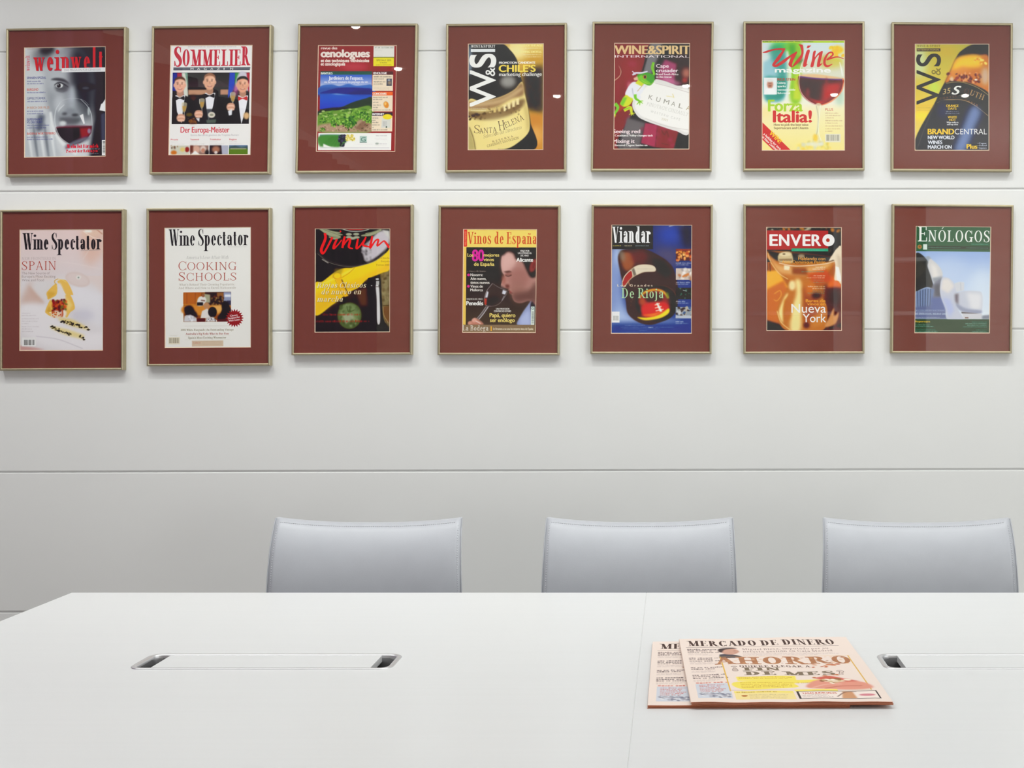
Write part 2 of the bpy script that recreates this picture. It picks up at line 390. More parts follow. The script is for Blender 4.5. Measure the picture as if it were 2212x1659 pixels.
        if c == ',': Pth([(.16, .02), (.14, -.08), (.04, -.17)], [S * .7, S * .4, T])
    elif c == '!': V(.14, .3, 1, b=0, t=0); ball(.14, S * .5); ad = .3
    elif c == '-': Hb(.05, .35, h * .5, S * .5); ad = .4
    elif c == "'": V(.1, .72, 1, w=S * .7, b=0, t=0); ad = .24
    elif c == '?': Pth([(.1, .8), (.2, 1.0), (.42, 1.0), (.52, .8), (.4, .58), (.3, .46), (.3, .3)], [S * .6, T, S * .7, S, S, T, T]); ball(.3, S * .5); ad = .62
    elif c == ' ': return np.zeros((0, 4)), .34 * xs
    else: return None
    if ch == '\u00d3': D(.4, 1.1, .56, 1.28, S * .5)
    if ch == '\u00e1' or ch == '\u00e9': D(.28, h + .1, .4, h + .28, S * .5)
    if ch == '\u00f1': Pth([(.14, h + .14), (.26, h + .22), (.4, h + .14), (.54, h + .22)], S * .5)
    return np.vstack(G), ad * xs + S * .42 + .03

class Canvas:
    """coordinates are those of the window x0,y0..x1,y1 it is laid out in"""
    def __init__(s, x0, y0, x1, y1, bg, k=.65):
        s.o = np.array([x0, y0], float); s.k = k
        s.W, s.H = int(round((x1 - x0) * k)), int(round((y1 - y0) * k))
        s.a = np.empty((s.H, s.W, 3)); s.a[:] = np.array(bg, float) / 255
        s.rng = np.random.RandomState(7)
    def E(s, E):
        E = np.array(E, float); E[:, [0, 2]] = (E[:, [0, 2]] - s.o[0]) * s.k; E[:, [1, 3]] = (E[:, [1, 3]] - s.o[1]) * s.k
        return E
    def put(s, E, col, b=0, a=1, grow=0, gx=0, tex=0):
        E = s.E(E); b *= s.k
        pad = int(3 * b + 2)
        sh = [(0, 0)]
        if grow: g = grow * s.k; sh = [(g * np.cos(t), g * np.sin(t)) for t in np.arange(8) * np.pi / 4]
        if gx: g = gx * s.k; sh = sh + [(-g, 0), (g, 0)] + ([(-g / 2, 0), (g / 2, 0)] if g > 2 else [])
        M = np.zeros((s.H + 2 * pad, s.W + 2 * pad))
        bb = [10 ** 6, 10 ** 6, 0, 0]
        for dx, dy in sh:
            q = raster(E + np.array([dx + pad, dy + pad] * 2), s.W + 2 * pad, s.H + 2 * pad)
            if q is None: continue
            xa, ya, m = q
            v = M[ya:ya + m.shape[0], xa:xa + m.shape[1]]
            np.maximum(v, m, out=v)
            bb = [min(bb[0], xa), min(bb[1], ya), max(bb[2], xa + m.shape[1]), max(bb[3], ya + m.shape[0])]
        if bb[2] == 0: return
        xa, ya = max(0, bb[0] - pad), max(0, bb[1] - pad); xb, yb = min(M.shape[1], bb[2] + pad), min(M.shape[0], bb[3] + pad)
        m = M[ya:yb, xa:xb]
        if b: m = blur_mask(m, b)
        # back to canvas
        cx0, cy0 = xa - pad, ya - pad
        u0, v0 = max(0, -cx0), max(0, -cy0)
        u1, v1 = min(m.shape[1], s.W - cx0), min(m.shape[0], s.H - cy0)
        if u1 <= u0 or v1 <= v0: return
        m = m[v0:v1, u0:u1] * a
        if tex: m = m * (1 - tex * s.rng.rand(*m.shape))
        t = s.a[cy0 + v0:cy0 + v1, cx0 + u0:cx0 + u1]
        t += (np.array(col, float) / 255 - t) * m[..., None]
    def p(s, P, col, b=0, a=1, sm=None, tex=0):
        if sm is None: sm = len(P) >= 6
        s.put(edges(spline(P, True) if sm else P), col, b, a, tex=tex)
    def r(s, x0, y0, x1, y1, col, b=0, a=1, tex=0): s.p([(x0, y0), (x1, y0), (x1, y1), (x0, y1)], col, b, a, 0, tex)
    def e(s, cx, cy, rx, ry, col, b=0, a=1, rot=0, tex=0):
        t = np.linspace(0, 2 * np.pi, 41)[:-1]; c, q = np.cos(np.radians(rot)), np.sin(np.radians(rot))
        x, y = rx * np.cos(t), ry * np.sin(t)
        s.put(edges(np.stack([cx + x * c - y * q, cy + x * q + y * c], 1)), col, b, a, tex=tex)
    def l(s, P, w, col, b=0, a=1, sm=1): s.put(stroke(P, w, sm), col, b, a)
    def g(s, x0, y0, x1, y1, c0, c1, vert=True):
        """linear blend between two printed colours over a rectangle"""
        X0, Y0 = int((x0 - s.o[0]) * s.k), int((y0 - s.o[1]) * s.k); X1, Y1 = int(round((x1 - s.o[0]) * s.k)), int(round((y1 - s.o[1]) * s.k))
        X0, Y0 = max(0, X0), max(0, Y0); X1, Y1 = min(s.W, X1), min(s.H, Y1)
        n = (Y1 - Y0) if vert else (X1 - X0)
        t = np.linspace(0, 1, n)[:, None]
        v = (np.array(c0) * (1 - t) + np.array(c1) * t) / 255
        s.a[Y0:Y1, X0:X1] = v[:, None, :] if vert else v[None, :, :]
    def t(s, txt, x, y, h, col, x1=None, f='n', bold=0, xs=1, S=.16, T=.05, xh=.66, it=0, rot=0, sp=0, b=0, a=1, out=None, sh=None, al='l', grow=0, sy=1):
        """lettering: baseline y, cap height h; f 'n' plain, 's' serif; x1 fits the width"""
        pen = 0; L = []
        for ch in txt:
            q = serif_glyph(ch, xs, S, T, xh) if f == 's' else None
            if q is None:
                E, ad = sans_glyph(ch); E = E.copy()
                E[:, [0, 2]] *= xs; ad *= xs
            else: E, ad = q
            if len(E): L.append(E + np.array([pen, 0, pen, 0]))
            pen += ad + sp
        if not L: return
        E = np.vstack(L)
        E[:, [0, 2]] += E[:, [1, 3]] * it
        mn, mx = E[:, [0, 2]].min(), E[:, [0, 2]].max()
        kx = h
        if x1 is not None: kx = (x1 - x) / (mx - mn)
        E[:, [0, 2]] = (E[:, [0, 2]] - mn) * kx; E[:, [1, 3]] *= -h * sy
        w = (mx - mn) * kx
        if al == 'r': E[:, [0, 2]] -= w
        if al == 'c': E[:, [0, 2]] -= w / 2
        c, q = np.cos(np.radians(rot)), np.sin(np.radians(rot))
        X, Y = E[:, [0, 2]].copy(), E[:, [1, 3]].copy()
        E[:, [0, 2]] = x + X * c - Y * q; E[:, [1, 3]] = y + X * q + Y * c
        if sh: s.put(E + np.array([sh[0], sh[1]] * 2), sh[2], sh[3] if len(sh) > 3 else 0, .8, grow=grow, gx=bold * h)
        if out: s.put(E, out[0], 0, 1, grow=out[1] + grow, gx=bold * h)
        s.put(E, col, b, a, grow=grow, gx=bold * h)
    def tiny(s, x0, x1, y, h, col, a=.8, al='l', dens=.62):
        """a line of print too small to read in the photograph"""
        x = x0
        while x < x1 - h * .3:
            n = s.rng.randint(2, 8); f = s.rng.uniform(.7, 1)
            for _ in range(n):                      # one word, letter by letter
                w = h * s.rng.uniform(.3, .62)
                if x + w > x1: break
                s.r_(x, y - h * s.rng.choice([.72, .74, .78, 1]), x + w, y, col, a * f * s.rng.uniform(.6, 1)); x += w + h * .16
            x += h * .4
    def r_(s, x0, y0, x1, y1, col, a): s.put(edges([(x0, y0), (x1, y0), (x1, y1), (x0, y1)]), col, 1.0, a)
    def noise(s, x0, y0, x1, y1, amp, cell=1, mul=None):
        X0, Y0 = max(0, int((x0 - s.o[0]) * s.k)), max(0, int((y0 - s.o[1]) * s.k)); X1, Y1 = min(s.W, int((x1 - s.o[0]) * s.k)), min(s.H, int((y1 - s.o[1]) * s.k))
        h, w = Y1 - Y0, X1 - X0; cp = max(1, int(cell * s.k))
        n = s.rng.rand(h // cp + 2, w // cp + 2, 1) - .5
        n = np.repeat(np.repeat(n, cp, 0), cp, 1)[:h, :w]
        if cp > 1: n = blur_mask(n[..., 0], cp * .4)[..., None]
        t = s.a[Y0:Y1, X0:X1]; t += n * amp * (np.array(mul) if mul is not None else 1)
    def specks(s, P, n, rng, cols, b=0, a=1):
        """n blots scattered inside polygon box P=(x0,y0,x1,y1) in the given colours"""
        for _ in range(n):
            x, y = s.rng.uniform(P[0], P[2]), s.rng.uniform(P[1], P[3]); r = s.rng.uniform(*rng)
            s.e(x, y, r, r * s.rng.uniform(.5, .9), cols[s.rng.randint(len(cols))], b, a, rot=s.rng.uniform(0, 180))
    def barcode(s, x0, y0, x1, y1, col=(60, 60, 60), bg=(240, 240, 235), vert=False):
        s.r(x0, y0, x1, y1, bg)
        n = 17; L = (x1 - x0) if not vert else (y1 - y0)
        for i in range(n):
            w = L / n * s.rng.choice([.3, .5, .7]); q = (x0 if not vert else y0) + L * (.08 + .84 * i / n)
            if not vert: s.r(q, y0 + (y1 - y0) * .1, q + w * .84, y1 - (y1 - y0) * .16, col, 0, .8)
            else: s.r(x0 + (x1 - x0) * .2, q, x1 - (x1 - x0) * .15, q + w * .84, col, 0, .8)
WH = (236, 236, 232)
def cover_red_script_portrait():          # black and white portrait behind a wine glass, red masthead
    c = Canvas(244, 292, 1050, 1378, (206, 210, 212))
    c.g(244, 292, 560, 1378, (214, 218, 218), (196, 202, 206))
    c.e(450, 380, 130, 110, (120, 124, 128), 40); c.e(470, 320, 75, 55, (40, 42, 44), 18)
    c.p([(640, 292), (1050, 292), (1050, 1378), (900, 1378), (930, 1000), (860, 700), (800, 420)], (28, 32, 36), 25)
    c.e(690, 700, 235, 420, (148, 154, 160), 30); c.e(560, 560, 120, 200, (186, 192, 196), 40)
    c.p([(735, 300), (900, 420), (930, 800), (880, 1030), (800, 900), (740, 780), (700, 560)], (44, 48, 54), 38, 1, 1)
    c.e(860, 690, 90, 30, (24, 26, 30), 14); c.e(850, 700, 40, 14, (80, 84, 92), 8)
    c.p([(505, 612), (560, 596), (640, 610), (690, 660), (640, 640), (560, 622)], (52, 54, 58), 7, .9, 1)
    c.e(620, 690, 75, 46, (88, 92, 96), 14); c.e(590, 672, 36, 24, (222, 226, 226), 4); c.e(584, 672, 20, 21, (26, 28, 32), 3); c.e(577, 664, 5, 5, (240, 240, 240), 1)
    c.l([(540, 668), (575, 644), (620, 650), (680, 690)], [5, 9, 9, 4], (40, 42, 46), 3); c.l([(560, 720), (620, 735), (670, 712)], 6, (90, 92, 98), 5)
    c.e(715, 800, 34, 130, (182, 190, 198), 20); c.e(700, 930, 52, 34, (130, 138, 144), 14); c.e(640, 950, 26, 14, (40, 42, 46), 8); c.e(745, 965, 34, 14, (30, 32, 36), 8)
    c.e(590, 850, 60, 90, (190, 196, 200), 26); c.p([(590, 995), (680, 985), (800, 1000), (760, 1050), (640, 1050)], (60, 62, 66), 14, .9, 1)
    c.p([(244, 1000), (420, 960), (520, 1180), (620, 1378), (244, 1378)], (186, 192, 196), 22)
    for x, k in ((275, 0), (330, 1), (395, 0), (440, 1), (500, 0)): c.l([(x, 1040), (x + 20, 1200), (x + 45, 1378)], [8, 22, 14], (110, 118, 126) if k else (228, 232, 232), 9)
    c.p([(380, 950), (450, 960), (420, 1120), (360, 1120)], (96, 104, 118), 16)
    c.l([(500, 930), (530, 1090), (620, 1240), (760, 1350)], [26, 30, 34, 30], (226, 230, 230), 7)
    c.p([(900, 1378), (940, 1060), (1000, 960), (1050, 990), (1050, 1378)], (34, 38, 44), 16); c.p([(1000, 960), (1050, 940), (1050, 1220), (1005, 1240)], (70, 74, 92), 8)
    c.p([(1050, 800), (1015, 855), (1003, 858), (985, 922), (1050, 936)], (232, 234, 234), 2)
    # glass and wine
    c.e(735, 1040, 185, 215, (150, 158, 162), 8, .3)
    c.p([(553, 1090), (640, 1078), (760, 1082), (912, 1078), (905, 1140), (870, 1195), (800, 1240), (735, 1256), (660, 1232), (590, 1170)], (64, 16, 28), 3, 1, 0)
    c.p([(560, 1100), (700, 1092), (790, 1100), (760, 1230), (700, 1246), (620, 1200)], (26, 12, 18), 6)
    c.p([(790, 1095), (905, 1086), (880, 1170), (810, 1215)], (150, 24, 48), 8); c.e(885, 1125, 18, 26, (150, 130, 150), 5)
    c.l([(600, 840), (556, 910), (545, 1000), (556, 1085), (600, 1180), (680, 1245)], [4, 6, 7, 6, 5, 4], (214, 220, 222), 2)
    c.l([(800, 810), (868, 880), (905, 960), (915, 1070)], [4, 6, 7, 5], (200, 206, 210), 2)
    c.l([(556, 1088), (700, 1080), (912, 1076)], 5, (120, 60, 70), 2)
    c.e(733, 1080, 176, 16, (110, 50, 62), 4, .5)
    c.l([(560, 860), (640, 812), (740, 800), (830, 822), (880, 870)], 4, (200, 206, 208), 2, .6)
    c.p([(790, 970), (825, 955), (842, 1050), (830, 1056)], (240, 242, 242), 2); c.e(880, 930, 12, 40, (180, 190, 192), 5)
    c.l([(580, 930), (596, 900), (640, 860)], [4, 8, 4], (225, 230, 230), 3); c.e(625, 1045, 34, 24, (214, 220, 220), 8)
    c.l([(650, 1290), (740, 1240), (840, 1205), (900, 1190)], [40, 46, 40, 20], (110, 116, 128), 12)
    # lettering
    R = (214, 34, 50)
    c.t('weinwelt', 332, 522, 300, R, x1=1024, f='s', xs=.62, S=.145, T=.04, xh=.56, sy=.78, sp=.04, sh=(4, 3, (90, 20, 50), 2))
    c.t('weinwelt', 297, 522, 44, R, f='s', xs=.7, rot=-90, x1=297 + 150, S=.12, a=.7)
    c.r(612, 500, 1052, 542, (232, 234, 234)); c.t('DAS MAGAZIN FÜR GENIESSER', 640, 532, 22, (176, 178, 184), x1=1000)
    B, O, N = (64, 70, 132), (206, 88, 74), (92, 98, 140)
    for y, s, x1, col in ((603, 'SPANIEN SPEZIAL', 458, B), (718, 'BURGUND', 382, O), (806, 'GIPFELSTÜRMER', 452, N), (897, 'IM REICH DER PILZE', 492, (196, 140, 110)), (1013, 'SUPERMARKT', 420, B), (1040, 'VS. DISCOUNT', 424, B), (1152, 'BADEN & WÜRTTEMBERG', 550, O)):
        c.t(s, 270, y, 22, col, x1=x1, bold=.02, a=.9)
    for y, x1 in ((632, 405), (655, 440), (742, 462), (830, 468), (926, 436), (950, 440), (1066, 490), (1090, 462), (1182, 480), (1204, 530)): c.tiny(272, x1, y, 12, B)
    c.l([(270, 308), (500, 308)], 6, (170, 140, 140), 3, .6)
    c.t('„Wein ist für mich', 652, 1290, 36, (222, 32, 54), x1=980, f='s', S=.24, xs=.7, b=1)
    c.t('Poster der Reblagen“', 656, 1334, 30, (222, 32, 54), x1=985, f='s', S=.2, xs=.7)
    c.tiny(660, 990, 1306, 10, (225, 225, 225)); c.tiny(720, 985, 1352, 9, (225, 225, 225))
    c.barcode(1010, 1215, 1050, 1366, vert=True)
    return c

def suit(c, x, y, s, face, hair, tie, lean=0):
    """a man in a dinner jacket, head centre x,y and scale s"""
    K = (20, 20, 24)
    c.p([(x - 120 * s, y + 560 * s), (x - 155 * s, y + 250 * s), (x - 130 * s, y + 190 * s), (x - 45 * s, y + 140 * s), (x + 60 * s, y + 140 * s), (x + 150 * s, y + 195 * s), (x + 170 * s, y + 270 * s), (x + 160 * s, y + 560 * s)], K, 3)
    c.p([(x - 45 * s, y + 130 * s), (x + 60 * s, y + 130 * s), (x + 40 * s, y + 260 * s), (x - 5 * s + lean, y + 420 * s), (x - 25 * s, y + 300 * s)], (232, 232, 236), 2)
    c.e(x + 4 * s, y + 108 * s, 36 * s, 40 * s, tuple(int(v * .82) for v in face), 4)
    c.e(x, y + 20 * s, 58 * s, 82 * s, face, 4); c.e(x - 58 * s, y + 26 * s, 9 * s, 20 * s, face, 3); c.e(x + 58 * s, y + 26 * s, 9 * s, 20 * s, face, 3)
    c.p([(x - 59 * s, y + 6 * s), (x - 54 * s, y - 38 * s), (x - 20 * s, y - 62 * s), (x + 26 * s, y - 62 * s), (x + 55 * s, y - 36 * s), (x + 59 * s, y + 4 * s), (x + 48 * s, y - 24 * s), (x, y - 40 * s), (x - 48 * s, y - 24 * s)], hair, 4)
    c.e(x + 20 * s, y - 2 * s, 32 * s, 26 * s, tuple(min(255, v + 26) for v in face), 8)
    for k in (-1, 1):
        c.e(x + k * 22 * s, y + 12 * s, 9 * s, 4 * s, (70, 44, 36), 3); c.l([(x + k * 34 * s, y - 2 * s), (x + k * 14 * s, y - 4 * s)], 5 * s, (90, 60, 46), 3)
    c.l([(x + 2 * s, y + 12 * s), (x + 4 * s, y + 40 * s)], 6 * s, (176, 116, 92), 4); c.e(x + 2 * s, y + 66 * s, 17 * s, 4 * s, (226, 206, 196), 2); c.l([(x - 24 * s, y + 62 * s), (x + 2 * s, y + 70 * s), (x + 27 * s, y + 61 * s)], 4 * s, (160, 70, 60), 2)
    c.p([(x - 42 * s, y + 140 * s), (x + 2 * s, y + 156 * s), (x + 46 * s, y + 138 * s), (x + 48 * s, y + 178 * s), (x + 2 * s, y + 164 * s), (x - 40 * s, y + 180 * s)], tie, 2)

def cover_three_toasting_men():           # white cover, red serif masthead, three men with glasses
    c = Canvas(256, 268, 1076, 1356, (234, 233, 230))
    c.t('Informationsheft der Deutschen Sommelier-Union e.V.', 430, 290, 14, (180, 175, 178), x1=915)
    R = (194, 36, 66)
    c.t('S', 292, 476, 190, R, x1=372, f='s', S=.2, T=.05, xs=.7)
    c.t('OMMELIE', 378, 474, 162, R, x1=958, f='s', S=.15, T=.045, xs=.56)
    c.t('R', 962, 470, 188, R, x1=1056, f='s', S=.17, T=.05, xs=.6)
    c.r(288, 488, 1056, 516, (90, 94, 104)); c.r(288, 501, 1056, 503, (150, 152, 160))
    for i, ch in enumerate('MAGAZIN'): c.t(ch, 460 + i * 66, 512, 20, WH, x1=(488 if ch != 'I' else 468) + i * 66, bold=.04)
    # photograph
    c.r(283, 540, 1052, 1048, (26, 22, 24)); c.r(430, 545, 850, 700, (52, 42, 48)); c.g(430, 550, 850, 680, (40, 32, 38), (66, 54, 58))
    c.r(425, 690, 850, 706, (20, 12, 12)); c.r(440, 708, 640, 760, (196, 150, 120), 5); c.r(760, 706, 850, 760, (190, 140, 112), 5)
    c.r(283, 542, 330, 720, (40, 60, 150), 4); c.p([(325, 542), (372, 542), (400, 760), (340, 760)], (170, 60, 76), 4); c.p([(372, 542), (425, 542), (440, 780), (395, 760)], (214, 218, 206), 4)
    c.p([(404, 542), (430, 542), (440, 700)], (120, 160, 140), 4)
    c.p([(850, 542), (912, 542), (900, 700), (836, 800)], (30, 74, 190), 4); c.p([(905, 542), (945, 542), (950, 640), (905, 660)], (60, 140, 70), 4)
    c.p([(945, 542), (1020, 542), (1052, 600), (1052, 720), (960, 700), (900, 720)], (206, 202, 214), 6); c.p([(1020, 542), (1052, 542), (1052, 760), (1036, 700)], (180, 40, 60), 4); c.e(915, 720, 30, 60, (170, 60, 130), 16, .7)
    c.e(490, 830, 50, 70, (80, 54, 44), 14)
    suit(c, 652, 610, 1.0, (222, 170, 140), (150, 104, 78), (16, 16, 20))
    suit(c, 355, 640, .95, (232, 176, 150), (92, 62, 50), (16, 16, 20), 30)
    suit(c, 982, 640, .98, (226, 166, 136), (26, 20, 22), (196, 36, 40))
    c.r(240, 500, 281, 1060, (234, 233, 230)); c.r(1052, 530, 1080, 1060, (234, 233, 230)); c.r(244, 1048, 1080, 1240, (234, 233, 230)); c.r(1052, 500, 1080, 1240, (234, 233, 230))
    def flute(x, y, k=1):
        c.p([(x - 26 * k, y - 60), (x + 26 * k, y - 60), (x + 18 * k, y + 10), (x + 4, y + 34), (x - 6, y + 34), (x - 20 * k, y + 10)], (200, 190, 160), 3, .75)
        c.p([(x - 22 * k, y - 30), (x + 22 * k, y - 30), (x + 14 * k, y + 8), (x, y + 30), (x - 14 * k, y + 8)], (196, 150, 70), 4, .8); c.l([(x, y + 30), (x + 4, y + 110)], 6, (206, 200, 190), 2)
        c.l([(x - 26 * k, y - 60), (x - 24 * k, y - 10)], 4, (240, 240, 240), 1)
    flute(404, 900); flute(580, 860); flute(888, 800)
    for x, y in ((372, 988), (548, 950), (868, 880)):
        c.e(x, y, 44, 40, (226, 176, 150), 5)
        for k in range(4): c.l([(x - 30, y - 26 + k * 17), (x + 10, y - 30 + k * 17), (x + 36, y - 22 + k * 17)], 12, (238, 196, 172) if k % 2 else (212, 156, 130), 3)
    c.p([(520, 990), (560, 990), (556, 1030), (536, 1010)], (230, 230, 234), 3); c.p([(840, 920), (884, 900), (880, 960), (850, 966)], (230, 230, 234), 3)
    c.p([(612, 1030), (622, 900), (742, 900), (744, 1030)], (44, 48, 52), 4, .8); c.e(678, 958, 36, 30, (224, 216, 200), 4); c.e(678, 958, 20, 12, (150, 150, 130), 4); c.p([(624, 1008), (726, 1000), (722, 1040), (630, 1042)], (90, 100, 90), 5)
    c.e(1026, 968, 30, 36, (220, 180, 130), 6); c.e(455, 955, 36, 22, (110, 92, 40), 8); c.e(490, 1024, 40, 22, (130, 80, 46), 10); c.specks((430, 990, 530, 1044), 20, (4, 9), [(60, 36, 24), (160, 104, 50)], 3)
    c.t('Der Europa-Meister', 372, 1132, 56, (206, 66, 74), x1=858, bold=.02, xs=.6)
    c.t('Enrico Bernardo gewinnt die Trophée Ruinart', 474, 1166, 18, (180, 174, 176), x1=955)
    for x, s in ((276, 'Praxis'), (470, 'Teamwork'), (664, 'Trinkkultur'), (860, 'Region')):
        c.t(s, x, 1208, 15, (206, 96, 100), bold=.03, x1=x + 24 + 9 * len(s) * .9); c.tiny(x, x + 80, 1228, 9, (190, 180, 180), .6); c.tiny(x, x + 145, 1250, 9, (190, 180, 180), .6)
    c.r(276, 1260, 460, 1350, (206, 206, 190)); c.e(308, 1330, 30, 22, (206, 120, 50), 5); c.e(440, 1300, 22, 26, (150, 50, 40), 4); c.e(395, 1300, 26, 22, (222, 200, 120), 6); c.specks((280, 1262, 350, 1290), 12, (4, 9), [(90, 60, 50), (160, 120, 90)], 3)
    c.r(470, 1260, 654, 1350, (150, 120, 110)); c.e(530, 1300, 40, 40, (214, 170, 150), 6); c.r(470, 1260, 500, 1330, (110, 60, 50), 5); c.e(600, 1296, 30, 34, (220, 200, 190), 5); c.e(600, 1310, 20, 22, (196, 140, 116), 4); c.p([(480, 1350), (520, 1310), (570, 1350)], WH, 4); c.e(640, 1330, 20, 26, (40, 36, 36), 6)
    c.r(664, 1260, 850, 1350, (178, 180, 196)); c.p([(664, 1260), (780, 1260), (790, 1350), (664, 1350)], (50, 42, 46), 4); c.e(728, 1300, 40, 34, (176, 120, 96), 8); c.e(728, 1330, 16, 16, (220, 210, 206), 4)
    c.g(860, 1260, 1044, 1350, (96, 120, 160), (90, 120, 40)); c.p([(860, 1275), (920, 1262), (980, 1282), (1044, 1268), (1044, 1300), (860, 1296)], (70, 90, 96), 3, 1, 0); c.r(860, 1294, 1044, 1350, (96, 128, 44), 3); c.r(870, 1290, 1030, 1298, (190, 186, 150), 4)
    return c

def vine(c, x, y, s, n=26):
    for _ in range(n):
        a, r = c.r_s.uniform(0, 6.28), c.r_s.uniform(0, 1) ** .6
        c.e(x + r * s * np.cos(a) * 1.2, y + r * s * .8 * np.sin(a), s * .22, s * .15, [(70, 130, 40), (116, 170, 60), (50, 96, 30), (150, 196, 84)][c.r_s.randint(4)], 2, rot=c.r_s.uniform(0, 180))

def cover_vineyard_by_sea():              # dark red cover, blue bay and vineyard, yellow and cream boxes
    c = Canvas(262, 268, 1043, 1320, (150, 28, 38)); c.r_s = np.random.RandomState(3)
    for P in ((262, 268, 1043, 274), (262, 268, 268, 1320)): pass
    c.e(620, 480, 160, 40, (196, 70, 80), 30)
    W_ = (238, 226, 216)
    c.t('revue des', 292, 308, 26, W_, x1=452, bold=.07, grow=1)
    c.t('œnologues', 294, 384, 72, W_, x1=772, bold=.09, grow=4)
    c.t('et des techniques vitivinicoles', 292, 434, 30, W_, x1=770, bold=.06, grow=2)
    c.t('et œnologiques', 292, 468, 30, W_, x1=532, bold=.06, grow=2)
    c.r(812, 276, 1018, 384, (232, 230, 222)); c.t('N° 109 - OCTOBRE 2003', 826, 298, 13, (120, 130, 110), x1=1008); c.tiny(826, 900, 320, 7, (190, 190, 180), .6); c.tiny(826, 910, 372, 7, (190, 190, 180), .6); c.r(812, 382, 1018, 396, (150, 150, 60))
    c.r(812, 394, 1016, 474, (240, 224, 20)); c.t('SPÉCIALE 2003', 842, 424, 16, (120, 110, 20), x1=988); c.tiny(876, 950, 446, 11, (120, 110, 20)); c.tiny(838, 990, 466, 9, (120, 110, 20))
    # landscape
    c.g(290, 525, 800, 560, (20, 80, 70), (30, 100, 80)); c.t('BANYULS', 296, 556, 22, WH, x1=408, bold=.08)
    c.g(290, 560, 800, 680, (60, 100, 200), (190, 200, 226))
    c.p([(290, 675), (400, 655), (480, 672), (565, 650), (650, 668), (740, 660), (800, 664), (800, 760), (290, 760)], (64, 110, 190), 3)
    c.p([(290, 745), (360, 715), (470, 690), (600, 685), (720, 690), (800, 700), (800, 765), (640, 768), (480, 745)], (44, 52, 140), 4); c.p([(560, 740), (680, 705), (800, 712), (800, 765), (640, 766)], (34, 36, 110), 5)
    c.g(290, 755, 800, 900, (30, 96, 200), (10, 66, 190)); c.p([(400, 752), (450, 744), (520, 756), (620, 762), (470, 762)], (150, 180, 220), 3)
    c.p([(290, 745), (420, 745), (640, 766), (800, 762), (800, 790), (290, 775)], (36, 86, 190), 10, .6); c.p([(290, 690), (290, 752), (460, 742), (560, 752), (640, 768), (800, 762), (800, 712), (640, 690)], (40, 44, 130), 6, .35)
    c.p([(500, 880), (620, 830), (740, 795), (800, 785), (800, 900), (290, 960), (290, 912), (400, 890)], (44, 62, 34), 4)
    c.p([(290, 905), (420, 885), (560, 884), (560, 920), (290, 955)], (22, 30, 30), 5)
    c.p([(286, 945), (460, 910), (640, 890), (800, 880), (800, 1122), (283, 1122)], (110, 150, 60), 3)
    for i in range(90):
        x = c.r_s.uniform(290, 795); y = c.r_s.uniform(900, 1010); c.e(x, y + (560 - x) * .05, 16, 7, [(84, 140, 44), (140, 186, 84), (70, 116, 40), (170, 190, 120)][c.r_s.randint(4)], 2)
    c.p([(283, 1060), (420, 1040), (600, 1060), (700, 1000), (800, 1040), (800, 1122), (283, 1122)], (176, 146, 120), 8); c.p([(640, 1090), (720, 1010), (790, 1050), (700, 1110)], (140, 106, 84), 6)
    c.specks((290, 1050, 795, 1118), 70, (4, 10), [(206, 176, 150), (130, 100, 76), (80, 60, 40), (120, 150, 60)], 2)
    for x, y, s in ((330, 1010, 34), (450, 1030, 52), (585, 1010, 66), (585, 1060, 40), (700, 950, 50), (770, 1000, 44), (320, 1100, 24), (640, 930, 30), (400, 970, 28)): vine(c, x, y, s, 40)
    c.t('Jardiniers de l’espace.', 374, 608, 34, (226, 226, 236), x1=714, bold=.06, grow=1)
    c.t('ou la haute couture du paysage du vin', 330, 640, 22, (226, 226, 236), x1=760, bold=.05)
    # side boxes
    CR = (236, 220, 194)
    for y0, y1, y2, col, s in ((527, 560, 718, (90, 26, 46), 'ŒNOLOGIE'), (728, 764, 922, (236, 104, 30), 'CONCOURS'), (932, 966, 1120, (60, 26, 60), 'INTERNET')):
        c.r(806, y0, 1010, y1, col); c.r(806, y1, 1010, y2, CR); c.t(s, 812, y1 - 7, 20, WH, x1=946 if s != 'INTERNET' else 926, bold=.08, grow=1)
    T_ = (90, 80, 70)
    for y, x1 in ((584, 1000), (606, 920), (634, 935), (656, 910)): c.tiny(818, x1, y, 12, T_)
    c.r(946, 598, 998, 670, (70, 74, 90)); c.e(975, 640, 18, 18, (150, 130, 110), 5); c.e(970, 612, 14, 8, (180, 190, 200), 4); c.tiny(820, 980, 694, 7, (150, 140, 130), .5); c.tiny(870, 980, 712, 6, (150, 140, 130), .5)
    for y, x1 in ((788, 960), (808, 910), (838, 870), (864, 896), (888, 870), (912, 996)): c.tiny(816, x1, y, 11, T_)
    c.e(948, 856, 38, 44, (226, 222, 206), 3); c.e(946, 856, 25, 34, (222, 140, 50), 4, 1, -20); c.e(938, 846, 10, 16, (246, 196, 110), 4)
    for y, x1 in ((992, 875), (1014, 846), (1036, 876), (1060, 884), (1084, 830), (1108, 960)): c.tiny(812, x1, y, 11, T_)
    c.p([(906, 990), (996, 996), (990, 1084), (900, 1086)], (214, 214, 206), 3); c.barcode(912, 1010, 960, 1080, (170, 170, 166), (214, 214, 208)); c.r(946, 1068, 958, 1084, (50, 70, 50)); c.e(960, 974, 46, 26, (236, 216, 40), 2)
    # footer
    c.r(280, 1136, 1002, 1306, (238, 236, 232)); c.g(296, 1150, 540, 1180, (130, 170, 200), (70, 110, 60)); c.p([(296, 1164), (540, 1160), (570, 1200), (500, 1270), (400, 1270), (296, 1262)], (76, 140, 60), 6)
    for i in range(7): c.l([(296 + i * 36, 1270), (420 + i * 18, 1168)], 6, (50, 100, 44), 4, .6)
